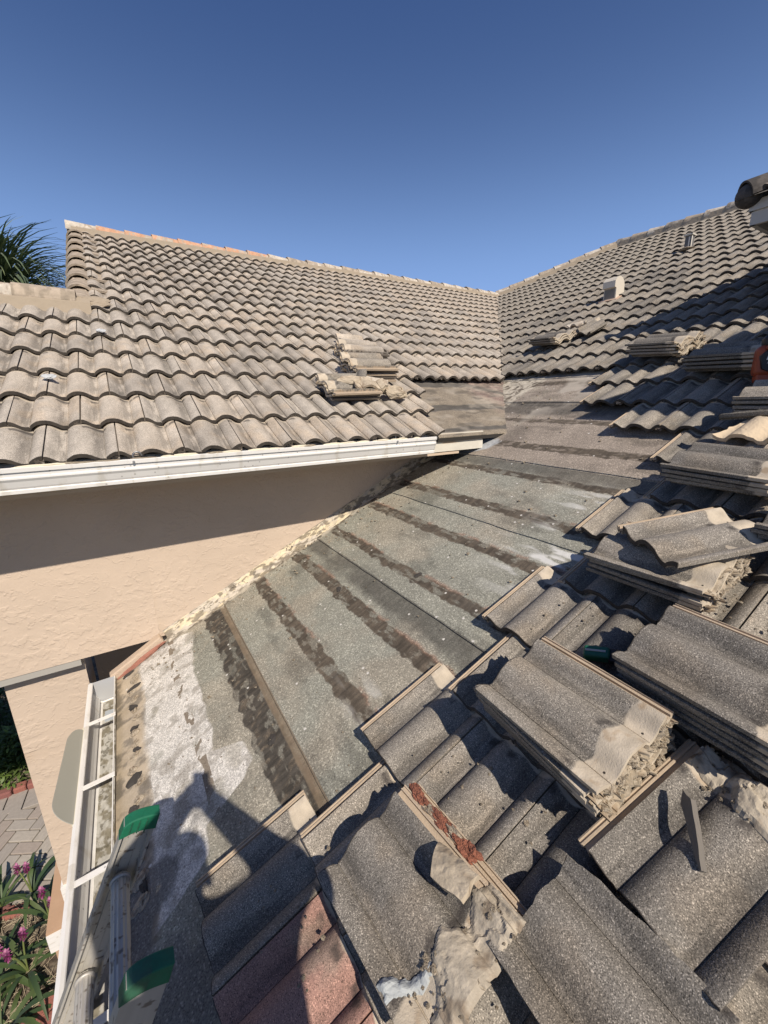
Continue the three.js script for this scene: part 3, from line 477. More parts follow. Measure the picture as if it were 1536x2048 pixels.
{ // dirty gutter along the right slope's eave
  const g = group('rain_gutter', 'open white gutter with dirty bottom and cross straps beside the ladder', 'gutter');
  g.position.set(-0.29, Y(-1.885), 0);
  const dirt = tex(256, 512, (u, v, i, j) => { const n = fbm(u * 8, v * 20, 861, 5), k = 0.75 + 0.4 * fbm(u * 30, v * 60, 863, 3); let c = mix3([0.46, 0.45, 0.41], [0.22, 0.20, 0.15], sst(0.45, 0.62, n)); c = mix3(c, [0.08, 0.07, 0.045], 0.7 * sst(0.58, 0.75, fbm(u * 18, v * 50, 867, 5))); return c.map(q => q * k); });
  dirt.repeat.set(4, 1);
  const z0 = -2.93, z1 = 1.5, s = 1.28;
  const sh = gutterShape.map(([a, b]) => [-a * s, b * s]);
  mesh('trough', prism(sh, z0, z1, (a, b, t) => [a, b, t]), M.white, g);
  mesh('sediment', metric(box(-0.088, -0.006, 0.004, 0.012, z0 + 0.01, z1)), std({ map: dirt, bumpMap: mortarBump, bumpScale: 0.004 }), g);
  mesh('back_flashing', prism([[-0.006, 0.01], [-0.004, 0.155], [0.004, 0.155], [0.004, 0.01]], z0, z1, (a, b, t) => [a, b, t]), std({ map: dirt, roughness: 0.8 }), g);
  mesh('end_cap', prism(gutterOuter.concat([[0, 0.128]]).map(([a, b]) => [-a * s, b * s]), z0 - 0.004, z0 + 0.002, (a, b, t) => [a, b, t]), plain(0.40, 0.41, 0.42, 0.5), g);
  mesh('sealant', new THREE.TubeGeometry(new THREE.CatmullRomCurve3([V(-0.13, 0.13, z0 + 0.01), V(-0.118, 0.06, z0 + 0.012), V(-0.10, 0.016, z0 + 0.014), V(-0.03, 0.016, z0 + 0.012)]), 16, 0.006, 6), M.white, g);
  mesh('outlet_patch', box(-0.075, -0.02, 0.012, 0.016, -2.80, -2.70), plain(0.36, 0.40, 0.44, 0.4), g);
  for (const z of [-2.52, -2.05, -1.58, -1.1, -0.6, -0.1]) mesh('hanger', prism([[-0.138, 0.150], [0.006, 0.166], [0.006, 0.172], [-0.138, 0.156]], z - 0.012, z + 0.012, (a, b, t) => [a, b, t]), M.white, g);
  // grey splash guard riveted to the lip
  const sp = new THREE.Shape(); const L = 0.62; sp.moveTo(0, 0); sp.lineTo(L, 0); sp.quadraticCurveTo(L + 0.01, 0.05, L - 0.10, 0.075); sp.lineTo(0.10, 0.095); sp.quadraticCurveTo(0.015, 0.095, 0, 0);
  const sg = new THREE.ExtrudeGeometry(sp, { depth: 0.0025, bevelEnabled: false }); const m = mesh('splash_guard', sg, plain(0.335, 0.335, 0.29, 0.6), g);
  m.position.set(-0.146, 0.158, -1.86); m.rotation.set(0, 0, 0); m.setRotationFromMatrix(new THREE.Matrix4().makeBasis(V(0, 0, -1), V(-0.72, 0.69, 0).normalize(), V(0.69, 0.72, 0).normalize())); 
  mesh('wood_strip', box(-0.150, -0.138, 0.150, 0.160, -2.50, -1.86), plain(0.62, 0.58, 0.44, 0.8), g);
}
{ // porch post and stepped base at lower left
  const p = group('porch_post', 'square peach stucco post with white bands at its foot', 'post');
  mesh('shaft', metric(box(-0.87, -0.455, Y(-3.37), Y(-1.64), -3.42, -3.12)), M.stucco, p);
  mesh('white_band', box(-0.885, -0.40, Y(-3.50), Y(-3.372), -3.44, -3.10), M.white, p);
  mesh('foot', metric(box(-0.87, -0.40, Y(-3.60), Y(-3.502), -3.42, -3.12)), M.tan, p);
  mesh('pedestal_top', metric(box(-1.0, -0.30, Y(-3.62), Y(-3.60), -3.60, -3.012)), M.tan, p);
  mesh('pedestal_band', box(-1.003, -0.30, Y(-3.79), Y(-3.622), -3.60, -3.008), M.white, p);
  mesh('pedestal', metric(box(-0.985, -0.30, Y(-4.2), Y(-3.792), -3.58, -3.03)), M.tan, p);
  const b = group('stucco_wall', 'shaded stucco recess behind the porch post, under the header', 'wall');
  mesh('recess_face', metric(box(-0.46, 0.6, Y(-4.2), Y(-1.62), -3.75, -3.6)), M.stucco, b);
  const e = group('stucco_wall', 'low stucco wall standing under the gutter eave behind the ladder', 'wall');
  mesh('eave_face', metric(box(0.12, 0.32, Y(-4.2), Y(-1.72), -3.5, 1.5)), M.stucco, e);
  mesh('soffit', box(-0.27, 0.12, Y(-1.86), Y(-1.845), -3.0, 1.5), plain(0.5, 0.42, 0.33), e);
  // broken barrel of stucco trim lying at the roof's lower corner
  const t = group('stucco_trim', 'rounded pink tan stucco trim piece with broken red edge at roof corner', 'trim');
  const A = bp(-0.30, -2.965, 0.03), Bq = bp(0.03, -2.99, 0.05), d = Bq.clone().sub(A), len = d.length();
  t.position.copy(A); t.quaternion.setFromRotationMatrix(new THREE.Matrix4().makeBasis(V(0, 0, 1), d.clone().normalize().cross(V(0, 0, 1)).negate().normalize().negate(), d.clone().normalize()).extractRotation(new THREE.Matrix4().makeBasis(V(0, 0, 1), V(0, 0, 1).cross(d.clone().normalize()).negate(), d.clone().normalize())));
  t.lookAt(Bq);
  mesh('trim_body', new RoundedBoxGeometry(0.070, 0.050, len, 3, 0.012).translate(0, 0, len / 2), plain(0.50, 0.395, 0.30, 0.9, { bumpMap: mortarBump, bumpScale: 0.003 }), t);
  const l = mesh('broken_edge', lump(0.012, 0.014, len * 0.42, 92, 4, 0.7).translate(0.0, 0, len * 0.52), plain(0.36, 0.16, 0.115, 0.95, { bumpMap: mortarBump, bumpScale: 0.005 }), t); l.position.set(-0.036, -0.022, 0);
}

// ================================================================== UPPER STOREY (its eave corner shows at the right, its shadow falls on the slope)
{
  const u = group('upper_storey', 'upper storey eave corner with white fascia and dark rounded hip tile, top right', 'building');
  const fas = plain(0.50, 0.485, 0.455, 0.7), yb = Y(1.32), yt = Y(1.50);
  // eave outline in plan: far corner at (4.5,-1.75), stepping out to x=3.0 nearer the viewer
  const pl2 = [[4.58, -1.70], [4.58, -0.30], [3.02, -0.30], [3.02, 5.0], [9.5, 5.0], [9.5, -1.70]];
  mesh('eave_slab', prism(pl2, yb + 0.05, yt - 0.012, (x, z, y) => [x, y, z]), fas, u);
  const edges = [[[4.58, -1.70], [4.58, -0.30]], [[4.58, -0.30], [3.02, -0.30]], [[3.02, -0.30], [3.02, 5]], [[9.5, -1.70], [4.58, -1.70]]];
  for (const [[ax, az], [bx, bz]] of edges) {
    const d = V(bx - ax, 0, bz - az).normalize(), n = V(d.z, 0, -d.x); // outward
    const out = n.clone().multiplyScalar((ax === bx) ? (n.x < 0 ? 1 : -1) : (n.z < 0 ? 1 : -1)), L = Math.hypot(bx - ax, bz - az);
    const P = (o, y, t) => [ax + d.x * t + out.x * o, y, az + d.z * t + out.z * o];
    mesh('fascia', prism([[-0.01, yb + 0.10], [0.022, yb + 0.10], [0.022, yt - 0.004], [-0.01, yt - 0.004]], -0.02, L + 0.02, (o, y, t) => P(o, y, t)), fas, u);
    mesh('fascia_trim', prism([[-0.03, yb], [0.004, yb], [0.004, yb + 0.098], [-0.03, yb + 0.098]], -0.003, L + 0.003, (o, y, t) => P(o, y, t)), fas, u);
  }
  const wallM = M.stucco;
  for (const [x0, x1, z0, z1] of [[4.95, 9.3, -1.3, 4.9], [3.45, 4.948, 0.15, 4.9]]) mesh('wall', metric(box(x0, x1, Y(-0.05 + 0.4 * (x0 - 3.4)), yb + 0.055, z0, z1)), wallM, u);
  // hipped roof above
  const apex = 2.2, rp = (x, z, h) => [x, yt + h, z];
  const pos = [];
  const quad = (a, b, c, d) => pos.push(...a, ...b, ...c, ...a, ...c, ...d);
  quad(rp(4.46, -1.79, 0), rp(4.46, 5, 0), rp(7.0, 5, 1.2), rp(7.0, 0.75, 1.2)); quad(rp(9.54, -1.79, 0), rp(4.46, -1.79, 0), rp(7.0, 0.75, 1.2), rp(7.0, 0.75, 1.2)); quad(rp(2.98, -0.34, 0), rp(2.98, 5, 0), rp(4.47, 5, 0.70), rp(4.47, 1.15, 0.70)); quad(rp(4.47, -0.34, 0), rp(2.98, -0.34, 0), rp(4.47, 1.15, 0.70), rp(4.47, 1.15, 0.70));
  const g = new THREE.BufferGeometry(); g.setAttribute('position', new THREE.Float32BufferAttribute(pos, 3)); g.computeVertexNormals(); g.setAttribute('uv', new THREE.Float32BufferAttribute(new Float32Array(pos.length / 3 * 2), 2));
  mesh('roof_slope', metric(g), tileB[3], u);
  // first course of tiles along the eaves seen from below
  const et = [];
  for (let k = 0; k < 5; k++) { const gg = TILE[k % 6].clone(); gg.applyMatrix4(new THREE.Matrix4().makeBasis(V(0, 0, 1), nB, e1.clone().negate()).setPosition(4.50, yt + 0.035, -1.66 + k * 0.30)); et.push(gg); }
  for (const gg of et) mesh('eave_tile', gg, tileB[1], u);
  const et2 = []; for (let k = 0; k < 14; k++) { const gg = TILE[k % 6].clone(); gg.applyMatrix4(new THREE.Matrix4().makeBasis(V(-1, 0, 0), V(0, C, -S), V(0, -S, -C)).setPosition(4.88 + k * 0.30, yt + 0.035, -1.78)); mesh('eave_tile', gg, tileB[2], u); }
  const h0 = V(4.52, yt + 0.07, -1.76), h1 = V(6.3, yt + 0.07 + 0.80, 0.02);
  capRun('hip_tile', u, h0, h1, k => k ? M.paleCap : M.darkCap, 211, { r0: 0.115, r1: 0.105, lift: 0.06 });
  const eb = mesh('hip_end', new THREE.SphereGeometry(0.105, 18, 12), M.darkCap, u); eb.position.set(4.55, yt + 0.035, -1.73); eb.scale.set(0.9, 0.85, 0.9);
}
// ================================================================== roof vents
{
  const v = group('roof_vent', 'cream hooded exhaust vent with square opening on the right slope', 'vent');
  const p = bp(6.05, -3.68, 0.05); v.position.copy(p); v.scale.setScalar(0.62);
  const cream = plain(0.60, 0.55, 0.46, 0.6);
  const pts = [[-0.13, -0.05], [-0.13, 0.20], [-0.19, 0.21], [-0.19, 0.34]]; for (let k = 0; k <= 8; k++) { const a = Math.PI / 2 + 1.0 - k / 8 * 2.3; pts.push([-0.02 + 0.19 * Math.cos(a), 0.24 + 0.20 * Math.sin(a)]); } pts.push([0.17, 0.10], [0.13, 0.02]);
  mesh('hood', prism(pts, -0.14, 0.14, (a, b, t) => [a, b, t]), cream, v);
  mesh('opening', box(-0.135, -0.128, 0.0, 0.19, -0.12, 0.12), plain(0.20, 0.19, 0.17, 0.8), v);
  mesh('base_flashing', box(-0.22, 0.2, -0.01, 0.012, -0.2, 0.2).applyMatrix4(new THREE.Matrix4().makeRotationZ(Math.asin(S))).translate(0, 0.035, 0), plain(0.50, 0.36, 0.27, 0.8), v);
  const w = group('vent_pipe', 'weathered square vent pipe streaked black and white high on the right slope', 'vent');
  w.position.copy(bp(7.85, -3.66, 0.03)); w.scale.setScalar(0.68);
  mesh('pipe', box(-0.05, 0.08, -0.05, 0.33, -0.065, 0.065), plain(0.14, 0.135, 0.13, 0.8), w);
  mesh('side_strip', box(-0.056, -0.02, -0.02, 0.33, 0.066, 0.072), plain(0.60, 0.57, 0.50, 0.8), w);
  mesh('front_strip', box(-0.056, -0.051, 0.0, 0.31, 0.01, 0.035), plain(0.55, 0.53, 0.48, 0.8), w);
  mesh('cap', box(-0.08, 0.11, 0.331, 0.36, -0.09, 0.09), plain(0.50, 0.47, 0.40, 0.8), w);
  mesh('apron', lump(0.22, 0.03, 0.16, 77, 3, 0.3), M.bed, w).position.set(-0.03, 0.05, 0);
}
// ================================================================== LOOSE TILES
function frame(slope, yaw, tu = 0, tv = 0) {
  const [a1, a2, n] = slope === 'B' ? [e1, e2, nB] : [f1, f2, nA];
  const v = a1.clone().multiplyScalar(Math.cos(yaw)).addScaledVector(a2, Math.sin(yaw)), u = a2.clone().multiplyScalar(Math.cos(yaw)).addScaledVector(a1, -Math.sin(yaw));
  const q = new THREE.Quaternion().setFromRotationMatrix(new THREE.Matrix4().makeBasis(u, n, v.negate()));
  return q.multiply(new THREE.Quaternion().setFromEuler(new THREE.Euler(tu, 0, tv)));
}
const at = (slope, x, z, h) => slope === 'B' ? bp(x + S * h, z, h) : ap(x, z - S * h, h);   // x, z where the raised corner really stands
// ragged mortar still gripping the head of a lifted tile
function shardGeo(rx, ry, rz, seed) { // angular fractured crumb, flat facets
  const r = rng(seed), g = new THREE.IcosahedronGeometry(1, 1), p = g.attributes.position, m = {};
  for (let i = 0; i < p.count; i++) { const key = [p.getX(i), p.getY(i), p.getZ(i)].map(q => q.toFixed(3)).join(); const k = m[key] ?? (m[key] = 0.55 + 0.75 * r()); p.setXYZ(i, p.getX(i) * k * rx, p.getY(i) * k * ry, p.getZ(i) * k * rz); }
  const q = g.index ? g.toNonIndexed() : g; q.computeVertexNormals(); return q;
}
function headMortar(seed, reach = 0.03) { // broken mortar gripping the head: a thin torn lip and angular crumbs
  const r = rng(seed), gs = [], n = 22, p = [];
  for (let k = 0; k <= n; k++) p.push([0.012 + (TW - 0.024) * k / n, TL - 0.006 + reach * r() * (0.3 + 1.0 * fbm(k * 0.45, seed, 901, 2))]);
  gs.push(slab([[0.012, TL - 0.05], [TW - 0.012, TL - 0.05], ...p.reverse()], PROF.map(([w, h]) => [w, h - 0.0150 - 0.003 * hash(w * 900 | 0, seed, 903)]), 0.008));
  for (let k = 0; k < 26; k++) { const w = 0.02 + (TW - 0.04) * r(), z = 0.006 + 0.010 * r(); gs.push(shardGeo(z, z * 0.6, z, seed * 31 + k).applyMatrix4(new THREE.Matrix4().makeRotationY(r() * 6).setPosition(w, pl(PROF, w) - 0.016 - 0.008 * r(), -TL - 0.018 * (r() - 0.6)))); }
  return mergeGeometries(gs.map(g => { const q = g.index ? g.toNonIndexed() : g; return q; }));
}
const inPoly = (poly, x, y) => { let c = false; for (let i = 0, j = poly.length - 1; i < poly.length; j = i++) { const [a, b] = poly[i], [p, q] = poly[j]; if ((b > y) !== (q > y) && x < (p - a) * (y - b) / (q - b) + a) c = !c; } return c; };
const edgeDist = (poly, x, y) => { let d = 9; for (let i = 0; i < poly.length; i++) { const [a, b] = poly[i], [p, q] = poly[(i + 1) % poly.length], t = clamp(((x - a) * (p - a) + (y - b) * (q - b)) / ((p - a) ** 2 + (q - b) ** 2)); d = Math.min(d, Math.hypot(x - a - (p - a) * t, y - b - (q - b) * t)); } return d; };
function crust(poly0, seed, amp) { // rough mortar following the tile's waves
  const poly = jag(poly0, 0.012, 0.005, seed), st = 0.0045, w0 = Math.min(...poly.map(p => p[0])), w1 = Math.max(...poly.map(p => p[0])), l0 = Math.min(...poly.map(p => p[1])), l1 = Math.max(...poly.map(p => p[1]));
  const nw = Math.ceil((w1 - w0) / st), nl = Math.ceil((l1 - l0) / st), pos = [], uv = [], idx = [], ids = {};
  const vert = (i, j) => { const k = i + ',' + j; if (k in ids) return ids[k]; const w = w0 + i * st, l = l0 + j * st, ins = inPoly(poly, w, l), d = ins ? edgeDist(poly, w, l) : 0; const n = fbm(w * 26, l * 26, seed, 4), n2 = fbm(w * 110, l * 110, seed + 5, 2), step = sst(0.46, 0.52, fbm(w * 16 + 9, l * 16, seed + 8, 3)); pos.push(w, pl(PROF, w) + (ins ? 0.002 + Math.min(1, d / 0.012) * amp * (0.25 + 0.8 * n * n * 2 + 1.1 * step) + 0.0020 * (n2 - 0.5) + 0.0026 * (fbm(w * 55, l * 55, seed + 6, 2) - 0.5) : -0.006), -l); uv.push(w * 4, l * 4); return ids[k] = pos.length / 3 - 1; };
  for (let i = 0; i < nw; i++) for (let j = 0; j < nl; j++) { if (![[0, 0], [1, 0], [0, 1], [1, 1]].some(([a, b]) => inPoly(poly, w0 + (i + a) * st, l0 + (j + b) * st))) continue; const a = vert(i, j), b = vert(i + 1, j), c = vert(i, j + 1), d = vert(i + 1, j + 1); idx.push(a, b, c, b, d, c); }
  const g = new THREE.BufferGeometry(); g.setAttribute('position', new THREE.Float32BufferAttribute(pos, 3)); g.setAttribute('uv', new THREE.Float32BufferAttribute(uv, 2)); g.setIndex(idx); const q = g.toNonIndexed(); q.computeVertexNormals(); return q;
}
function crumbs(w0, w1, l0, l1, n, seed) { const r = rng(seed), gs = []; for (let k = 0; k < n; k++) { const w = mix(w0, w1, r()), l = mix(l0, l1, r()), q = 0.0025 + 0.008 * r() * r(); gs.push(shardGeo(q, q * 0.65, q, seed * 7 + k).applyMatrix4(new THREE.Matrix4().makeRotationY(r() * 6).setPosition(w, pl(PROF, w) + 0.005 + q * 0.2, -l))); } return mergeGeometries(gs); }
const residue = [0, 1, 2, 3].map(k => headMortar(950 + k));
const THIN = [0, 1, 2, 3].map(k => slab(tilePoly(960 + k, 0.002), PROF, 0.0145));
const roughTiles = [0, 1, 2, 3].map(k => slab(jag(tilePoly(940 + k, 0.003), 0.018, 0.0035, 30 + k, (p, q) => Math.abs(q[1] - p[1]) > 0.2 || p[1] < 0.02), PROF, 0.0145));
const ORD = ['topmost', 'second', 'third', 'fourth', 'fifth', 'sixth', 'seventh'];
function stack(slope, x, z, deg, count, where, mats, seed, o = {}) {
  const r = rng(seed), gap = o.gap || 0.0255, h0 = o.h ?? 0.098;
  for (let k = 0; k < count; k++) {
    const fromTop = count - 1 - k, yaw = (deg + 4.5 * (r() - 0.5)) * Math.PI / 180, top = fromTop === 0;
    const t = group('loose_roof_tile', top ? `topmost loose tile on ${where}` : fromTop === count - 1 ? `bottom tile of ${where}` : `${ORD[fromTop]} tile from the top of ${where}`, 'roof tile', 'lifted tiles stacked on the roof');
    const hk = h0 + k * gap, hT = h0 + (count - 1) * gap; const px = slope === 'B' ? x + S * (hT - hk) * 0 : x; t.position.copy(at(slope, px + 0.016 * (r() - 0.5), z + 0.022 * (r() - 0.5), hT)).addScaledVector(slope === 'B' ? nB : nA, hk - hT); t.quaternion.copy(frame(slope, yaw, (o.tu || 0) + 0.006 * (r() - 0.5), (o.tv ?? (slope === 'B' ? 0.13 : 0)) + 0.01 * (r() - 0.5)));
    mesh('tile_body', o.rough ? roughTiles[r() * 4 | 0] : THIN[r() * 4 | 0], mats[r() * mats.length | 0], t);
    if (o.mortar && r() < o.mortar) mesh('mortar_residue', residue[r() * 4 | 0], M.mortar, t);
  }
}
const BG = [...tileGrey, tileB[0], tileB[1]];
const cm = Math.PI / 180;
stack('B', 1.165, -0.815, 94, 6, 'six-tile stack behind the large mortar-crusted tile', BG, 11, { mortar: 1 });
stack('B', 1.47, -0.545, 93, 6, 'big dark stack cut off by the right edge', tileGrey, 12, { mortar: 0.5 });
stack('B', 1.86, -0.925, 90, 4, 'stack carrying the crosswise tile', BG, 13, { mortar: 1 });
stack('B', 2.50, -0.965, 92, 4, 'stack just above the crosswise tile with broken heads', BG, 14, { rough: 1, mortar: 0.3 });
stack('B', 3.14, -0.975, 91, 4, 'sunlit stack below the orange tool case', [tileB[2], tileB[4]], 15);
stack('B', 4.06, -2.06, 98, 4, 'half-shaded stack with crumbling pale mortar ends', tileB, 16, { mortar: 1, rough: 1 });
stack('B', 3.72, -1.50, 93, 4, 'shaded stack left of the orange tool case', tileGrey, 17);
stack('B', 4.66, -3.62, 99, 3, 'small stack nearest the valley on the right slope', [tileB[3], tileGrey[0]], 18, {});
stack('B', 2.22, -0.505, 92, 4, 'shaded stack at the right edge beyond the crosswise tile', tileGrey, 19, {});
stack('A', 2.14, -3.20, -91, 5, 'lower stack with pale ends on the left wing', [tileA[0], tileA[3], tileB[2]], 20, { mortar: 0.6, rough: 1 });
stack('A', 2.28, -3.58, -88, 4, 'upper stack with pale ends on the left wing', [tileA[1], tileA[3], tileB[2]], 21, { mortar: 0.6, rough: 1 });
stack('A', 1.78, -2.90, -92, 3, 'lowest stack on the left wing under mortar rubble', [tileA[3], tileB[0]], 22, { mortar: 0.5 });
function loose(name, label, geo, mat, slope, x, z, h, deg, tu = 0, tv = 0, extra) {
  const t = group(name, label, name.includes('tile') ? 'roof tile' : name.includes('mortar') ? 'mortar' : 'debris', null);
  t.position.copy(at(slope, x, z, h)); t.quaternion.copy(frame(slope, deg * cm, tu, tv)); mesh(name.includes('tile') ? 'tile_body' : 'body', geo, mat, t); if (extra) extra(t); return t;
}
// crosswise tile on its stack
loose('loose_roof_tile', 'single tile laid crosswise on a stack, its pale head uphill', TILE[2], tileB[4], 'B', 1.69, -0.895, 0.262, 27, -0.25, 0.03);
// large foreground tile, crusted head towards the viewer
loose('loose_roof_tile', 'lower tile with red broken edge beneath the mortar-crusted tile', slab(jag(tilePoly(31), 0.02, 0.004, 8, (p, q) => p[1] < 0.02)), tileB[1], 'B', 0.64, -0.842, 0.112, 88, 0, 0.05);
loose('loose_roof_tile', 'large grey tile with thick tan mortar crust in the front', slab(jag(clipHalf(tilePoly(33), -1, 0.6, 0.26), 0.02, 0.005, 9, (p, q) => p[1] < 0.02)), tileGrey[1], 'B', 0.59, -0.85, 0.150, 86, 0, 0.07, t => {
  mesh('mortar_crust', crust([[0.0, 0.345], [0.05, 0.325], [0.10, 0.36], [0.15, 0.315], [0.20, 0.335], [0.235, 0.385], [0.29, 0.405], [0.28, 0.440], [0.20, 0.452], [0.0, 0.44]], 71, 0.0055), M.crust, t);
  mesh('mortar_crust', headMortar(977, 0.03), M.mortar, t); mesh('mortar_crust', crumbs(0.02, 0.30, 0.32, 0.45, 70, 991), M.mortar, t);
  mesh('white_sealant', crust([[0.33, 0.285], [0.30, 0.292], [0.255, 0.325], [0.215, 0.335], [0.205, 0.362], [0.26, 0.358], [0.29, 0.338], [0.33, 0.325]], 73, 0.006), plain(0.36, 0.385, 0.39, 0.95, { bumpMap: mortarBump, bumpScale: 0.004 }), t);
  const rm = plain(0.30, 0.115, 0.07, 0.95, { bumpMap: mortarBump, bumpScale: 0.008 });
  for (let k = 0; k < 8; k++) { const q = mesh('mortar_bead', lump(0.010 + 0.007 * hash(k, 1), 0.010, 0.026 + 0.014 * hash(k, 2), 740 + k, 3, 0.9), k % 3 === 2 ? M.mortar : rm, t); q.position.set(-0.010 + 0.008 * (hash(k, 3) - 0.5), 0.010 + 0.006 * hash(k, 4), -0.05 - 0.031 * k); }
});
loose('tile_shard', 'small triangular tan shard standing on the mortar-crusted tile', slab(jag([[0.12, 0.0], [0.20, 0.03], [0.205, 0.12], [0.14, 0.135]], 0.02, 0.004, 14)), M.mortar, 'B', 0.66, -0.685, 0.186, 70, 0.06, 0.05);
// right foreground: seated tile with mortar head, shard leaning on it, broken tile below
loose('loose_roof_tile', 'lifted tile with cream side lip and broken mortar head, right foreground', slab(jag(tilePoly(41, 0.003), 0.02, 0.004, 19, (p, q) => Math.abs(q[1] - p[1]) > 0.2)), tileGrey[0], 'B', 0.835, -0.43, 0.112, 9, -0.02, 0.0, t => {
  mesh('mortar_crust', crust([[0.035, 0.36], [0.10, 0.345], [0.13, 0.38], [0.16, 0.33], [0.24, 0.325], [0.255, 0.36], [0.33, 0.365], [0.33, 0.435], [0.04, 0.43]], 79, 0.008), M.crust, t); mesh('mortar_crust', crumbs(0.04, 0.32, 0.33, 0.44, 60, 993), M.mortar, t);
});
loose('tile_shard', 'dark pointed shard leaning against the cream-lipped tile', slab(jag([[0.002, 0.0], [0.008, 0.0], [0.034, 0.10], [0.042, 0.13], [0.024, 0.155], [0.002, 0.13]], 0.02, 0.003, 22), [[0, 0], [0.03, 0.001], [0.06, 0.004]], 0.013), plain(0.16, 0.145, 0.125, 0.95, { bumpMap: mortarBump, bumpScale: 0.003 }), 'B', 0.935, -0.215, 0.150, -40, 0.06, 0.95);
loose('loose_roof_tile', 'broken dark tile sliding out of the bottom right corner', slab(jag([[0.06, 0.0], [0.20, 0.015], [0.33, 0.0], [0.33, 0.42], [0.03, 0.42], [0.045, 0.10]], 0.02, 0.004, 25)), tileGrey[0], 'B', 0.845, -0.425, 0.110, 92, -0.03, 0.10);
// rubble above the stacks at right
loose('loose_roof_tile', 'single sunlit tile under pale broken pieces near right edge', TILE[1], tileB[2], 'B', 2.52, -0.95, 0.125, 8, -0.02, 0.02);
loose('tile_shard', 'cream underside of a broken tile lying upturned near right edge', slab(jag([[0.06, 0.0], [0.33, 0.02], [0.33, 0.16], [0.10, 0.19]], 0.02, 0.005, 28)), plain(0.58, 0.47, 0.33, 0.95, { bumpMap: mortarBump, bumpScale: 0.004 }), 'B', 2.58, -1.00, 0.172, 12, 0.05, 0.05);
loose('tile_shard', 'long grey slab with white broken end near right edge', slab(jag([[0.09, 0.0], [0.13, 0.0], [0.15, 0.26], [0.07, 0.27]], 0.02, 0.004, 29)), tileGrey[1], 'B', 2.80, -1.00, 0.205, 78, 0, 0.05, t => { const l = mesh('white_end', lump(0.04, 0.012, 0.03, 83, 3, 0.5), plain(0.66, 0.65, 0.62, 0.9), t); l.position.set(0.11, 0.012, -0.25); });
// broken tiles beside the valley stack
loose('loose_roof_tile', 'cracked tile lifted askew above the small valley stack', slab(jag(clipHalf(tilePoly(51), 0.6, 1, 0.44), 0.02, 0.006, 33, (p, q) => p[1] < 0.02)), tileB[0], 'B', 4.62, -3.30, 0.115, 14, 0.04, 0.0);
loose('tile_shard', 'pale tile fragment resting on the small valley stack', slab(jag([[0.05, 0.0], [0.28, 0.03], [0.30, 0.12], [0.06, 0.10]], 0.02, 0.005, 36)), M.paleCap, 'B', 4.70, -3.42, 0.175, 30, 0.05, 0.1);
loose('tile_shard', 'white-edged tile fragment beside the half-shaded stack', slab(jag([[0.11, 0.0], [0.32, 0.0], [0.33, 0.24], [0.13, 0.22]], 0.02, 0.005, 37)), tileB[4], 'B', 3.86, -1.62, 0.118, 4, 0, 0);
// rubble on the left wing stacks
loose('tile_shard', 'curved tan tile piece on top of left wing rubble', slab(jag([[0.05, 0.0], [0.33, 0.01], [0.33, 0.12], [0.08, 0.14]], 0.02, 0.006, 44)), M.mortar, 'A', 1.50, -2.92, 0.18, 5, 0.1, 0);
loose('mortar_chunk', 'rough tan mortar lump beside the lowest left wing stack', lump(0.10, 0.05, 0.06, 88, 4, 0.45), M.mortar, 'A', 1.95, -2.96, 0.13, 20);
loose('mortar_chunk', 'pale mortar slab over the lowest left wing stack', lump(0.14, 0.035, 0.05, 89, 4, 0.4), M.mortar, 'A', 1.62, -3.02, 0.185, 10);
loose('tile_shard', 'thin white strip of tile sticking out of left wing rubble', slab(jag([[0.10, 0.0], [0.14, 0.0], [0.15, 0.22], [0.10, 0.22]], 0.03, 0.003, 47)), M.paleCap, 'A', 1.88, -2.93, 0.165, -70, 0, 0);
loose('tile_shard', 'dark upright chip between the two left wing stacks', slab(jag([[0.10, 0.0], [0.20, 0.0], [0.19, 0.10], [0.11, 0.09]], 0.02, 0.004, 48)), tileGrey[0], 'A', 1.55, -3.14, 0.15, 30, 0.7, 0.2);
loose('loose_roof_tile', 'pale broken tile propped at the top of the left wing pile', slab(jag(clipHalf(tilePoly(57), 0, 1, 0.30), 0.02, 0.006, 49, (p, q) => p[1] < 0.02)), tileA[2], 'A', 2.30, -3.90, 0.118, -86, 0, 0.03);

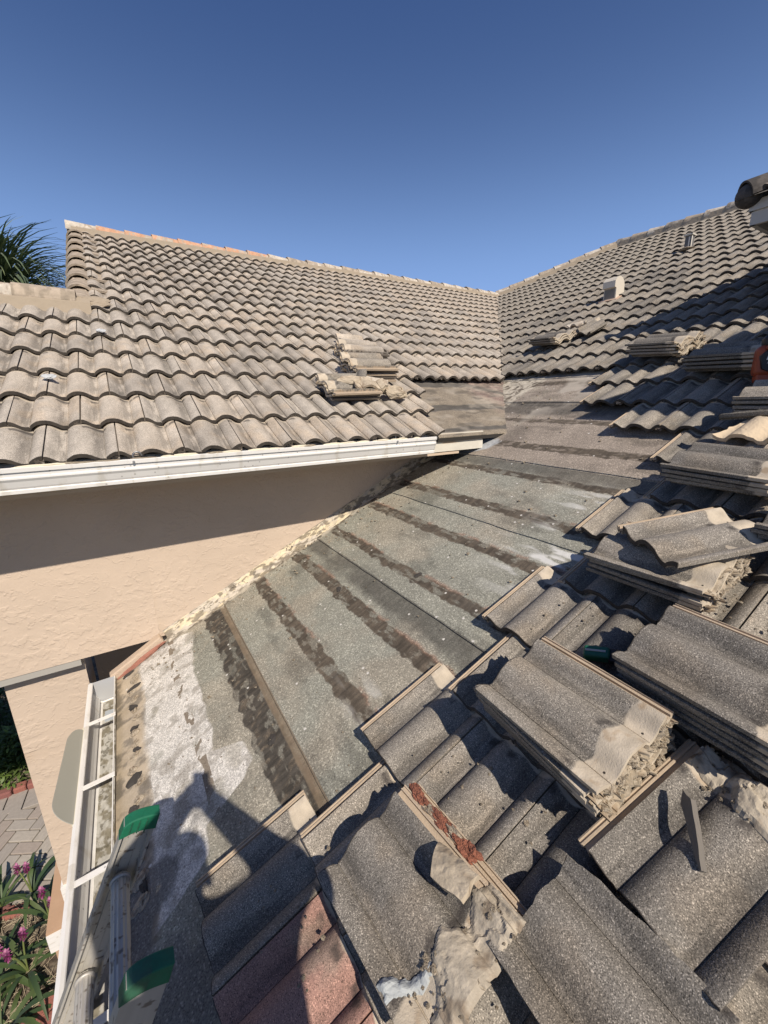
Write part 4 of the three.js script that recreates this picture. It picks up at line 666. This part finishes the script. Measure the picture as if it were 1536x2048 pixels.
// ================================================================== TOOLS
{
  const t = group('tape_measure', 'small green and black hand tool lying in a tile trough', 'tool');
  t.position.copy(bp(1.36, -0.705, 0.088)); t.quaternion.copy(frame('B', 62 * cm));
  mesh('case', new RoundedBoxGeometry(0.05, 0.035, 0.085, 3, 0.010).translate(0, 0.018, 0), plain(0.015, 0.125, 0.075, 0.5), t);
  mesh('grip', new RoundedBoxGeometry(0.054, 0.022, 0.04, 3, 0.008).translate(0, 0.012, -0.055), M.black, t);
  mesh('blade', box(-0.004, 0.004, 0.035, 0.0375, -0.03, 0.035), plain(0.45, 0.46, 0.44, 0.6), t);
  mesh('button', new THREE.CylinderGeometry(0.012, 0.012, 0.008, 14).translate(0, 0.028, -0.06), M.black, t);
}
{
  const t = group('tool_case', 'orange and black power tool with white bolt mark at right edge', 'tool');
  t.position.copy(bp(3.40, -1.03, 0.10)); t.scale.setScalar(0.78); t.quaternion.setFromRotationMatrix(new THREE.Matrix4().makeBasis(V(0.45, 0, 0.89), V(0, 1, 0), V(-0.89, 0, 0.45)));
  const orange = plain(0.30, 0.055, 0.018, 0.5), blk = plain(0.012, 0.012, 0.014, 0.5);
  mesh('shell', new RoundedBoxGeometry(0.26, 0.24, 0.16, 4, 0.05).translate(0.05, 0.14, 0), orange, t);
  mesh('side_panel', new THREE.CylinderGeometry(0.105, 0.112, 0.03, 7).rotateX(Math.PI / 2).translate(0.045, 0.15, 0.085), blk, t);
  mesh('top_housing', new RoundedBoxGeometry(0.22, 0.10, 0.14, 4, 0.04).translate(0.06, 0.285, 0), blk, t);
  mesh('handle', new THREE.TorusGeometry(0.08, 0.018, 10, 20, Math.PI).translate(0.08, 0.31, 0), blk, t);
  mesh('foot', new RoundedBoxGeometry(0.12, 0.07, 0.14, 3, 0.02).translate(0.0, 0.015, 0), orange, t);
  mesh('lever', new THREE.CylinderGeometry(0.016, 0.016, 0.035, 14).rotateX(Math.PI / 2).translate(-0.02, 0.235, 0.09), orange, t);
  const s = new THREE.Shape(); [[-0.012, 0.03], [0.012, 0.03], [0.004, 0.008], [0.02, 0.008], [-0.010, -0.032], [-0.002, -0.004], [-0.018, -0.004]].forEach(([x, y], i) => i ? s.lineTo(x, y) : s.moveTo(x, y));
  mesh('bolt_mark', new THREE.ExtrudeGeometry(s, { depth: 0.0015, bevelEnabled: false }).translate(-0.005, 0.15, 0.1012), plain(0.75, 0.75, 0.75, 0.6), t);
}
// ================================================================== LADDER
{
  const l = group('extension_ladder', 'worn aluminium ladder with green end caps leaning on the gutter', 'ladder');
  const alu = std({ map: tex(256, 512, (u, v, i, j) => { const k = 0.8 + 0.25 * fbm(u * 40, v * 4, 971, 3); let c = [0.50 * k, 0.48 * k, 0.44 * k]; c = mix3(c, [0.55, 0.52, 0.44], 0.7 * sst(0.5, 0.7, fbm(u * 8, v * 12, 975, 5))); c = mix3(c, [0.14, 0.11, 0.085], 0.8 * sst(0.66, 0.74, fbm(u * 50, v * 90, 973, 4))); return c; }), roughness: 0.5, metalness: 0.35 });
  const top = V(-0.112, Y(-1.10), 0), dir = V(-0.415, -0.91, 0).normalize(), nrm = V(dir.y, -dir.x, 0).negate();   // down the rail; across the rail face
  l.position.copy(top); const m4 = new THREE.Matrix4().makeBasis(nrm, dir.clone().negate(), V(0, 0, 1)); l.quaternion.setFromRotationMatrix(m4);
  if (m4.determinant() < 0) { l.quaternion.setFromRotationMatrix(new THREE.Matrix4().makeBasis(nrm.clone().negate(), dir.clone().negate(), V(0, 0, 1))); }
  const Ld = 3.4, zf = -1.13, zn = -0.75;
  for (const [zc, s] of [[zf, 1], [zn, -1]]) {
    const out = [[-0.040, 0], [0.040, 0], [0.040, 0.030], [0.034, 0.030], [0.034, 0.005], [0.014, 0.005], [0.012, 0.008], [-0.012, 0.008], [-0.014, 0.005], [-0.034, 0.005], [-0.034, 0.030], [-0.040, 0.030]];
    const rail = mesh('rail', prism(out, -Ld, -0.03, (a, b, t) => [a, t, zc - s * 0.016 + s * b]), alu, l);
    const cap = new THREE.Shape(); cap.moveTo(-0.040, -0.066); cap.lineTo(-0.038, -0.036); cap.quadraticCurveTo(-0.028, -0.008, 0.039, -0.006); cap.lineTo(0.041, -0.046); cap.quadraticCurveTo(0.0, -0.044, -0.018, -0.054); cap.lineTo(-0.040, -0.066);
    const gcap = std({ map: capTex(67 + (s > 0 ? 0 : 5), [0.010, 0.135, 0.070], [0.030, 0.10, 0.060], 0.58), bumpMap: mortarBump, bumpScale: 0.0015, roughness: 0.55 });
    const cg = new THREE.ExtrudeGeometry(cap, { depth: 0.030, bevelEnabled: true, bevelSize: 0.003, bevelThickness: 0.003, bevelSegments: 2 }).translate(0, 0, zc - 0.015); const cc = mesh('end_cap', cg, gcap, rail);
    for (const o of [-0.022, -0.004, 0.014]) mesh('cap_rib', box(o - 0.0015, o + 0.0015, -0.052, -0.014 + o * 0.25, zc + s * 0.0178, zc + s * 0.0205), gcap, cc);
    for (let k = 0; k < 5; k++) mesh('rivet', new THREE.SphereGeometry(0.006, 8, 6).translate(0.015 * (k % 2 ? 1 : -1), -0.2 - 0.305 * k, zc - s * 0.018), plain(0.5, 0.5, 0.5, 0.3, { metalness: 0.6 }), rail);
  }
  for (let k = 0; k < 11; k++) {
    const y = -0.205 - 0.305 * k, pts = []; for (let i = 0; i < 28; i++) { const a = i / 28 * Math.PI * 2, rr = 0.0185 + (i % 2 ? 0.0016 : 0); pts.push([Math.cos(a) * rr * 1.1, Math.sin(a) * rr]); }
    const g = mesh('rung', prism(pts, zf + 0.002, zn - 0.002, (a, b, t) => [a, y + b, t]), alu, l);
    for (const z of [zf + 0.014, zn - 0.014]) mesh('rung_collar', new THREE.TorusGeometry(0.022, 0.005, 8, 20).translate(0, y, z), alu, g);
  }
}
// ================================================================== PHOTOGRAPHER (stands behind the lens; the shadow of raised arms falls on the slope)
{
  const P = (x, y, z) => [x, y, z];
  const head = P(-0.12, 0.0, 0.36), neck = P(-0.12, -0.165, 0.395), chest = P(-0.09, -0.36, 0.42), hip = P(-0.03, -0.76, 0.45);
  const shR = P(0.06, -0.225, 0.39), shL = P(-0.275, -0.24, 0.30), elR = P(0.185, -0.225, 0.265), haR = P(0.0125, -0.037, 0.075), elL = P(-0.27, -0.24, 0.02), haL = P(-0.0725, -0.0355, 0.022);
  const feetY = x => (DB + 0.105 + S * x) / C;
  const hpR = P(0.05, -0.80, 0.50), hpL = P(-0.11, -0.80, 0.40), knR = P(0.09, -1.16, 0.46), knL = P(-0.16, -1.20, 0.32), anR = P(0.06, feetY(0.06) + 0.07, 0.56), anL = P(-0.20, feetY(-0.2) + 0.07, 0.40), toR = P(0.17, feetY(0.17) + 0.035, 0.46), toL = P(-0.09, feetY(-0.09) + 0.035, 0.29);
  const bones = [[neck, chest, 0.085, 0.165], [chest, hip, 0.165, 0.15], [P(-0.01, -0.34, 0.47), P(-0.17, -0.34, 0.37), 0.12, 0.12], [neck, shR, 0.075, 0.10], [neck, shL, 0.07, 0.085], [shR, elR, 0.098, 0.068], [elR, haR, 0.066, 0.042], [shL, elL, 0.080, 0.068], [elL, haL, 0.066, 0.042], [hip, hpR, 0.12, 0.105], [hip, hpL, 0.12, 0.105], [hpR, knR, 0.098, 0.064], [hpL, knL, 0.098, 0.064], [knR, anR, 0.062, 0.042], [knL, anL, 0.062, 0.042], [anR, toR, 0.045, 0.034], [anL, toL, 0.045, 0.034], [neck, head, 0.055, 0.06], [shR, P(0.02, -0.46, 0.42), 0.09, 0.11]];
  const fw = V(0.50517, -0.26177, -0.82236), rt = V(0.84984, -0.01502, 0.52683), upv = V(0.15026, 0.96501, -0.21487);
  const capD = (p, b) => { const [a, c, r0, r1] = b, bx = c[0] - a[0], by = c[1] - a[1], bz = c[2] - a[2], px = p[0] - a[0], py = p[1] - a[1], pz = p[2] - a[2], t = clamp((px * bx + py * by + pz * bz) / (bx * bx + by * by + bz * bz)); return Math.hypot(px - bx * t, py - by * t, pz - bz * t) - mix(r0, r1, t); };
  const smin = (a, b, k) => { const h = clamp(0.5 + 0.5 * (b - a) / k); return mix(b, a, h) - k * h * (1 - h); };
  function field(res, c, half, f) {
    const mc = new MarchingCubes(res, new THREE.MeshBasicMaterial(), false, false, 200000); mc.isolation = 0;
    for (let k = 0; k < res; k++) for (let j = 0; j < res; j++) for (let i = 0; i < res; i++) { const q = [(i / res * 2 - 1) * half + c[0], (j / res * 2 - 1) * half + c[1], (k / res * 2 - 1) * half + c[2]]; mc.field[k * res * res + j * res + i] = -f(q); }
    mc.update(); const n = mc.count, g = new THREE.BufferGeometry(); const ps = new Float32Array(n * 3); for (let i = 0; i < n; i++) for (let d = 0; d < 3; d++) ps[3 * i + d] = mc.positionArray[3 * i + d] * half + c[d];
    g.setAttribute('position', new THREE.BufferAttribute(ps, 3)); g.computeVertexNormals(); return g;
  }
  const bodyF = p => { let d = 9; for (const b of bones) d = smin(d, capD(p, b), 0.035); return d; };
  const body = field(88, [-0.04, -0.78, 0.30], 0.90, bodyF);
  // head with brow, nose, chin and ears, turned towards the phone
  const hv = V(...head), ff = V(0.40, 0.0, -1).normalize(), hr = ff.clone().cross(V(0, 1, 0)).normalize(), hu = hr.clone().cross(ff);
  const hp = (a, b, c) => { const q = hv.clone().addScaledVector(hr, a).addScaledVector(hu, b).addScaledVector(ff, c); return [q.x, q.y, q.z]; };
  const hb = [[hp(0, 0.035, -0.015), hp(0, 0.03, 0.025), 0.086, 0.080], [hp(0, -0.02, 0.035), hp(0, -0.085, 0.065), 0.064, 0.034], [hp(0, 0.01, 0.098), hp(0, -0.022, 0.115), 0.009, 0.015], [hp(0.078, 0, 0), hp(0.083, -0.03, 0.005), 0.014, 0.010], [hp(-0.078, 0, 0), hp(-0.083, -0.03, 0.005), 0.014, 0.010], [hp(-0.035, 0.02, 0.082), hp(0.035, 0.02, 0.082), 0.014, 0.014], [hp(-0.02, -0.055, 0.092), hp(0.02, -0.055, 0.092), 0.009, 0.009]];
  const headG = field(52, head, 0.17, p => { let d = 9; for (const b of hb) d = smin(d, capD(p, b), 0.014); return d; });
  const hands = [];
  for (const [ha, s] of [[haR, 1], [haL, -1]]) {
    const o = V(...ha), side = rt.clone().multiplyScalar(-s);
    const q = (a, b, c) => { const w = o.clone().addScaledVector(side, a).addScaledVector(upv, b).addScaledVector(fw, c); return [w.x, w.y, w.z]; };
    const bs = [[q(0, -0.02, 0), q(0.008, 0.035, 0.012), 0.026, 0.024]];
    for (let k = 0; k < 4; k++) { const y = 0.048 - 0.021 * k, L = [0.030, 0.034, 0.032, 0.026][k]; bs.push([q(0.006, y, 0.014), q(0.004 + L * 0.4, y + 0.008, -0.006 + 0.026), 0.0095, 0.009]); bs.push([q(0.004 + L * 0.4, y + 0.008, 0.020), q(0.006 + L, y + 0.006, 0.018), 0.009, 0.0078]); }
    bs.push([q(0.012, -0.012, -0.012), q(0.032, 0.008, -0.024), 0.0115, 0.010], [q(0.032, 0.008, -0.024), q(0.050, 0.026, -0.016), 0.010, 0.0085]);
    hands.push(field(40, ha, 0.085, p => { let d = 9; for (const b of bs) d = smin(d, capD(p, b), 0.006); return d; }));
  }
  const person = group('person', 'person in grey shirt and jeans holding a phone up behind the viewpoint', 'person'); person.position.set(0, EYE, 0);
  const all = mergeGeometries([body, headG, ...hands]);
  const col = new Float32Array(all.attributes.position.count * 3), pa = all.attributes.position, nb = body.attributes.position.count;
  for (let i = 0; i < pa.count; i++) { const y = pa.getY(i), x = pa.getX(i), z = pa.getZ(i); let c = [0.16, 0.17, 0.18]; if (i >= nb) { c = [0.46, 0.29, 0.21]; if (i < nb + headG.attributes.position.count) { const dv = V(x, y, z).sub(hv); if (dv.dot(hu) > 0.055 - 0.5 * Math.max(0, -dv.dot(ff)) || dv.dot(ff) < -0.035 && dv.dot(hu) > -0.06) c = [0.05, 0.035, 0.025]; } } else if (y > -0.13 && Math.hypot(x - head[0], z - head[2]) < 0.11) c = [0.46, 0.29, 0.21]; else if (y < -0.76) c = feetY(x) + 0.10 > y ? [0.07, 0.05, 0.04] : [0.06, 0.08, 0.14]; else if (capD([x, y, z], bones[6]) < 0.012 || capD([x, y, z], bones[8]) < 0.012) c = [0.46, 0.29, 0.21]; col.set(c, 3 * i); }
  all.setAttribute('color', new THREE.BufferAttribute(col, 3)); mesh('body', all, std({ vertexColors: true, roughness: 0.85 }), person);
  const ph = group('phone', 'dark phone held up at the viewpoint by the person', 'phone');
  ph.position.set(0, EYE, 0); ph.position.addScaledVector(fw, -0.016).addScaledVector(upv, -0.02); ph.quaternion.setFromRotationMatrix(new THREE.Matrix4().makeBasis(rt, upv, fw.clone().negate()));
  mesh('phone_body', new RoundedBoxGeometry(0.074, 0.155, 0.008, 3, 0.004), M.black, ph);
}
// ================================================================== GROUND, PAVING, PLANTING
const flat = (o, kind = 'structure') => tag(o, null, null, null, kind);
{
  const gt = tex(512, 512, (u, v, i, j) => { const k = 0.6 + 0.5 * hash(i, j, 601) + 0.4 * fbm(u * 30, v * 30, 603, 3); const c = mix3([0.075, 0.095, 0.04], [0.11, 0.10, 0.06], fbm(u * 8, v * 8, 605, 3)); return c.map(q => q * k); }); gt.repeat.set(150, 150);
  const g = mesh('ground', new THREE.PlaneGeometry(600, 600).rotateX(-Math.PI / 2).translate(0, -0.06, 0), std({ map: gt, roughness: 1 })); flat(g);
  // soil beds
  const st = tex(512, 512, (u, v, i, j) => { const k = 0.5 + 0.5 * hash(i, j, 611) + 0.6 * fbm(u * 40, v * 40, 613, 4); const c = mix3([0.075, 0.056, 0.04], [0.17, 0.14, 0.10], sst(0.4, 0.7, fbm(u * 18, v * 18, 615, 4))); return c.map(q => q * k); });
  const bed = mesh('soil_bed', metric(prism([[-4, -4.02], [-1.55, -3.98], [-1.18, -3.72], [-1.0, -3.62], [-0.2, -3.0], [-0.2, 1], [-4, 1]], -0.05, 0.012, (x, z, y) => [x, y, z])), std({ map: st, bumpMap: mortarBump, bumpScale: 0.02, roughness: 1 })); flat(bed);
  const bed2 = mesh('soil_bed', metric(prism([[-4, -5.28], [-0.9, -5.55], [-0.9, -9], [-4, -9]], -0.05, 0.012, (x, z, y) => [x, y, z])), bed.material); flat(bed2);
}
{ // herringbone paver path: every paver its own block, joints sunk
  const path = mesh('paver_path', box(-2.75, -0.2, -0.05, -0.035, -5.4, -3.0), plain(0.11, 0.095, 0.08, 1)); flat(path);
  const r = rng(4), mats = [0, 1, 2, 3].map(k => std({ map: tex(128, 128, (u, v, i, j) => { const q = 0.75 + 0.3 * hash(i, j, 620 + k) + 0.25 * fbm(u * 10, v * 10, 625 + k, 3); const b = [[0.33, 0.30, 0.26], [0.30, 0.27, 0.235], [0.36, 0.325, 0.275], [0.31, 0.265, 0.225]][k]; return b.map(x => x * q); }), roughness: 0.95 }));
  const a = 0.24, geo = new RoundedBoxGeometry(a * 2 * 0.5 - 0.012, 0.05, a * 0.5 - 0.012, 2, 0.006), w = a / 2;
  const rot = 0.52, cx = -1.5, cz = -4.6;
  for (let i = -18; i <= 18; i++) for (let j = -14; j <= 14; j++) for (const o of [0, 1]) {
    // classic 90 degree herringbone: L-shaped pairs on a stepped lattice
    const bx = (i * 1 + j * 2) * w + (o ? 0 : 0), bz = (i * 1 - j * 2) * w;
    const px = o ? bx - w * 0.5 : bx + w, pz = o ? bz + w : bz + w * 0.5;
    const X = cx + px * Math.cos(rot) - pz * Math.sin(rot), Z = cz + px * Math.sin(rot) + pz * Math.cos(rot);
    if (X < -2.6 || X > -0.85 || Z > -3.72 - 0.5 * (X + 1.2) * (X > -1.5 ? 1 : 0) - (X < -1.5 ? 0.3 : 0) || Z < -5.02 + 0.09 * (X + 1.5)) continue;
    const m = mesh('paver', geo, mats[r() * 4 | 0], path); m.position.set(X, -0.022 + 0.003 * (r() - 0.5), Z); m.rotation.set(0.01 * (r() - 0.5), -rot + (o ? Math.PI / 2 : 0), 0.01 * (r() - 0.5));
  }
  // soldier course next to the red edging
  for (let k = 0; k < 9; k++) { const X = -2.5 + k * 0.175, Z = -5.17 + 0.09 * (X + 1.5); const m = mesh('paver', new RoundedBoxGeometry(0.165, 0.05, 0.27, 2, 0.006), mats[r() * 4 | 0], path); m.position.set(X, -0.022, Z); m.rotation.y = -0.09; }
}
{ // red brick edging, brick by brick
  const bm = [0, 1, 2].map(k => plain(0.30 - 0.03 * k, 0.115 - 0.008 * k, 0.085, 0.95, { bumpMap: mortarBump, bumpScale: 0.006 })), r = rng(6);
  const e1_ = group('brick_edging', 'row of red edging bricks between hedge bed and pavers', 'edging');
  for (let k = 0; k < 14; k++) { const X = -2.6 + k * 0.125, Z = -5.34 + 0.09 * (X + 1.5) + 0.02 * (r() - 0.5); const m = mesh('brick', new RoundedBoxGeometry(0.115, 0.10, 0.10, 2, 0.02), bm[r() * 3 | 0], e1_); m.position.set(X, 0.01 + 0.015 * r(), Z); m.rotation.y = -0.09 + 0.2 * (r() - 0.5); }
  const e2_ = group('brick_edging', 'dark red brick edging round the near flower bed', 'edging');
  for (let k = 0; k < 12; k++) { const t = k / 11, X = mix(-1.75, -1.25, t), Z = -3.98 + 0.16 * t; const m = mesh('brick', new RoundedBoxGeometry(0.10, 0.09, 0.09, 2, 0.02), bm[r() * 3 | 0], e2_); m.position.set(X - 0.1 * t, 0.0, Z + 0.02 * (r() - 0.5)); m.rotation.y = 0.3 * (r() - 0.5); }
  const e3_ = group('brick_edging', 'red brick strip along the foot of the house under the ladder', 'edging');
  for (let k = 0; k < 10; k++) for (const c of [0, 1]) { const X = -1.28 + 0.10 * k - c * 0.03, Z = -2.93 - 0.055 * k + c * 0.16; const m = mesh('brick', new RoundedBoxGeometry(0.20, 0.08, 0.14, 2, 0.012), bm[r() * 3 | 0], e3_); m.position.set(-1.22 + 0.145 * k - 0.08 * c, 0.02, -2.86 - 0.075 * k + 0.15 * c); m.rotation.y = 0.5; }
}
// leaf blades: curved strip with a midrib
function blade(len, wid, bend, seg = 6, fold = 0.25) {
  const pos = [], idx = []; const W = [];
  for (let i = 0; i <= seg; i++) { const t = i / seg, a = bend * t * t, y = Math.sin(Math.PI / 2 - a * 0.6) * len * t, z = Math.sin(a) * len * t * 0.8, w = wid * Math.pow(Math.sin(Math.PI * (0.08 + 0.90 * t)), 0.8); pos.push(-w / 2, y + fold * w * 0.3, z, 0, y, z, w / 2, y + fold * w * 0.3, z); }
  for (let i = 0; i < seg; i++) { const a = i * 3; idx.push(a, a + 1, a + 3, a + 1, a + 4, a + 3, a + 1, a + 2, a + 4, a + 2, a + 5, a + 4); }
  const g = new THREE.BufferGeometry(); g.setAttribute('position', new THREE.Float32BufferAttribute(pos, 3)); g.setIndex(idx); g.computeVertexNormals(); return g.toNonIndexed();
}
const leafM = (r, g, b, t = 0.35) => new THREE.MeshPhysicalMaterial({ color: lin(r, g, b), roughness: 0.6, transmission: t, thickness: 0, side: THREE.DoubleSide });
{ // flowering strap-leaved plants
  const lm = [leafM(0.075, 0.125, 0.035), leafM(0.10, 0.145, 0.045), leafM(0.055, 0.10, 0.035)], pk = [plain(0.19, 0.026, 0.11, 0.6), plain(0.095, 0.010, 0.045, 0.6), plain(0.33, 0.11, 0.21, 0.6)], stemM = plain(0.14, 0.17, 0.05, 0.7);
  const petal = blade(0.026, 0.017, 0.7, 4, 0.5);
  const spots = [[-1.30, -3.92, 0.42, [[0.02, 0.34, 0.02], [-0.06, 0.30, -0.05]], 'upper clump of dark pink flowers beside the paver path'], [-1.52, -3.95, 0.36, [[-0.02, 0.28, 0]], 'single pink bloom farthest left against the pavers'], [-1.14, -3.60, 0.42, [[0.0, 0.33, 0.0], [0.05, 0.25, 0.06]], 'pink flower clump touching the white pedestal band'], [-1.24, -3.28, 0.45, [[0.03, 0.36, -0.02], [-0.06, 0.31, 0.04], [-0.14, 0.24, -0.08]], 'fullest clump with large open pink flowers'], [-1.42, -3.34, 0.40, [[-0.03, 0.30, 0.02]], 'lowest left clump with bright magenta bloom'], [-1.30, -2.98, 0.38, [], 'long strap-leaved clump without bloom near the brick strip']];
  spots.forEach(([x, z, h, blooms, lab], si) => {
    const p = group('flowering_plant', lab, 'plant', 'pink flowering plants in the bed'), r = rng(800 + si); p.position.set(x, 0.01, z);
    const n = 13; for (let k = 0; k < n; k++) { const g = blade(h * (0.55 + 0.5 * r()), 0.026 + 0.018 * r(), 0.7 + 0.9 * r(), 6); const m = mesh('leaf', g, lm[r() * 3 | 0], p); m.rotation.order = 'YXZ'; m.rotation.set(0.35 + 0.75 * r(), r() * 6.28, 0.2 * (r() - 0.5)); }
    for (const [bx, by, bz] of blooms) {
      const f = mesh('stem', new THREE.TubeGeometry(new THREE.QuadraticBezierCurve3(V(0, 0, 0), V(bx * 0.2, by * 0.6, bz * 0.2), V(bx, by, bz)), 8, 0.006, 6), stemM, p);
      const parts = [[], [], []]; for (let k = 0; k < 26; k++) { const t = k / 26, g = petal.clone().applyMatrix4(new THREE.Matrix4().makeRotationFromEuler(new THREE.Euler(0.35 + 0.9 * (1 - t) + 0.2 * r(), k * 2.4, 0, 'YXZ'))).translate(bx + 0.008 * (r() - 0.5), by - 0.035 + 0.075 * t, bz); parts[t > 0.72 ? 2 : r() > 0.5 ? 0 : 1].push(g); }
      parts.forEach((a, i) => { if (a.length) mesh('flower', mergeGeometries(a), pk[i], f); });
    }
  });
}
function leafCloud(n, f, leaf, seed) { // many small leaves merged
  const r = rng(seed), gs = []; for (let k = 0; k < n; k++) { const q = f(r); if (!q) continue; const m = new THREE.Matrix4().makeRotationFromEuler(new THREE.Euler(r() * 1.6 + 0.3, r() * 6.28, r() * 1.2 - 0.6, 'YXZ')).scale(V(1, 1, 1).multiplyScalar(0.7 + 0.7 * r())).setPosition(q.x, q.y, q.z); gs.push(leaf.clone().applyMatrix4(m)); } return mergeGeometries(gs);
}
{ // clipped shrubs behind the edging
  const leaf = blade(0.055, 0.026, 0.6, 2), stem = plain(0.12, 0.09, 0.06, 0.9);
  [[-2.05, -6.55, 0.75, 0.62, [0.055, 0.10, 0.025], 'dense dark green shrub beyond the porch post'], [-1.78, -5.80, 0.46, 0.40, [0.11, 0.17, 0.03], 'bright green leafy shrub just behind the red edging'], [-2.45, -5.85, 0.55, 0.45, [0.075, 0.13, 0.03], 'mid green shrub at the far left of the bed'], [-1.35, -5.95, 0.45, 0.42, [0.06, 0.11, 0.03], 'low green shrub tucked behind the porch post']].forEach(([x, z, R, h, c, lab], i) => {
    const s = group('shrub', lab, 'shrub', 'shrubs along the paver path'); s.position.set(x, 0, z); const rr = rng(40 + i);
    for (let k = 0; k < 6; k++) mesh('stem', new THREE.TubeGeometry(new THREE.QuadraticBezierCurve3(V(0, 0, 0), V(0.1 * (rr() - 0.5), h * 0.4, 0.1 * (rr() - 0.5)), V(R * (rr() - 0.5), h * 0.8, R * (rr() - 0.5))), 6, 0.008, 5), stem, s);
    const gen = r => { const a = r() * 6.283, u = Math.pow(r(), 0.4), e = r() * 1.5, b = 1 + 0.35 * (fbm(Math.cos(a) * 2 + 4, Math.sin(a) * 2 + e * 2, 900 + i, 3) - 0.5) * 2; return V(Math.cos(a) * Math.cos(e) * R * u * b, 0.05 + Math.sin(e) * h * u * b, Math.sin(a) * Math.cos(e) * R * u * b); };
    for (const [k, m] of [[0, 1], [1, 0.7], [2, 1.45]]) mesh('foliage', leafCloud(1100, gen, leaf, 70 + i * 5 + k), leafM(c[0] * m, c[1] * m, c[2] * m, 0.3), s);
  });
  const red = group('shrub', 'dark red leaved plant at the left edge below the header', 'shrub'); red.position.set(-2.3, 0, -7.6); 
  for (let k = 0; k < 3; k++) mesh('stem', new THREE.CylinderGeometry(0.01, 0.014, 1.0, 6).translate(0.1 * k - 0.1, 0.5, 0), stem, red);
  mesh('foliage', leafCloud(900, r => V((r() - 0.5) * 0.9, 0.5 + r() * 0.8, (r() - 0.5) * 0.9), blade(0.16, 0.05, 0.8, 3), 99), plain(0.17, 0.035, 0.03, 0.6), red);
}
{ // dry grass and twigs strewn over the beds
  const r = rng(21), gs = []; for (let k = 0; k < 900; k++) { const near = k < 620, x = near ? -1.95 + 1.1 * r() : -2.6 + 1.6 * r(), z = near ? -3.9 + 1.15 * r() : -5.75 + 0.35 * r(); const L = 0.05 + 0.16 * r(); gs.push(new THREE.CylinderGeometry(0.0015, 0.002, L, 4).rotateZ(Math.PI / 2 + 0.3 * (r() - 0.5)).rotateY(r() * 3.14 + (near ? 0 : 0)).translate(x, 0.02 + 0.03 * r(), z)); }
  tag(mesh('dry_straw', mergeGeometries(gs), plain(0.42, 0.35, 0.24, 0.9)), 'dry straw and twigs scattered over the soil beds', 'straw', null, 'stuff');
}
{ // palm crown showing above the lower ridge
  const t = group('palm_tree', 'spiky dark green palm rising behind the lower ridge at left', 'tree'); const cx = -1.75, cz = -12.2, cy = Y(1.95); t.position.set(cx, 0, cz);
  const pts = []; for (let k = 0; k <= 10; k++) pts.push(new THREE.Vector2(0.16 + 0.05 * (1 - k / 10) + 0.012 * (k % 2), cy * k / 10)); mesh('trunk', new THREE.LatheGeometry(pts, 14), plain(0.16, 0.125, 0.09, 0.95), t);
  const r = rng(63), sets = [[], [], []];
  for (let k = 0; k < 1500; k++) {
    const e = Math.asin(r() * 1.25 - 0.25), az = r() * 6.283, L = 0.85 + 0.75 * r(), g = blade(L, 0.028 + 0.018 * r(), 0.5 + 1.0 * r(), 6, 0.4);
    const st = 0.15 + 0.55 * r(); const m = new THREE.Matrix4().makeRotationFromEuler(new THREE.Euler(Math.PI / 2 - e - 0.25, az, 0.5 * (r() - 0.5), 'YXZ'));
    const d = V(0, 1, 0).applyMatrix4(m); m.setPosition(d.x * st, cy + d.y * st * 0.9, d.z * st); sets[r() * 3 | 0].push(g.applyMatrix4(m));
  }
  sets.forEach((s, i) => mesh('crown', mergeGeometries(s), leafM([0.06, 0.10, 0.15][i], [0.10, 0.145, 0.19][i], [0.045, 0.06, 0.08][i], 0.3), t));
}
{ // grit, crumbs and tile chips strewn over the stripped slope
  const r = rng(515), gs = [];
  for (let k = 0; k < 420; k++) { const a = -0.1 + 4.0 * r(), z = -2.95 + (r() < 0.5 ? 0.35 * r() : 1.85 * r()), x = a * C; if (x > 2.6 && z < valleyZ(x) + 0.1) continue; const q = 0.0025 + 0.006 * r() * r() * 1.6; const p = bp(x, z, 0.010 + q * 0.3); gs.push(shardGeo(q, q * 0.6, q, 2000 + k).applyMatrix4(new THREE.Matrix4().makeRotationY(r() * 6).setPosition(p))); }
  for (let k = 0; k < 260; k++) { const n = Math.floor(r() * 9), z = -1.0 + 0.9 * r(), x = TAIL_B(n) + 0.05 + 0.24 * r(), q = 0.003 + 0.006 * r() * r(); const p = bp(x, z, 0.075); gs.push(shardGeo(q, q * 0.6, q, 3000 + k).applyMatrix4(new THREE.Matrix4().setPosition(p))); }
  tag(mesh('mortar_grit', mergeGeometries(gs), M.mortar), 'crumbs of broken mortar and grit scattered over the stripped roof', 'debris', null, 'stuff');
}
renderer.render(scene, camera);
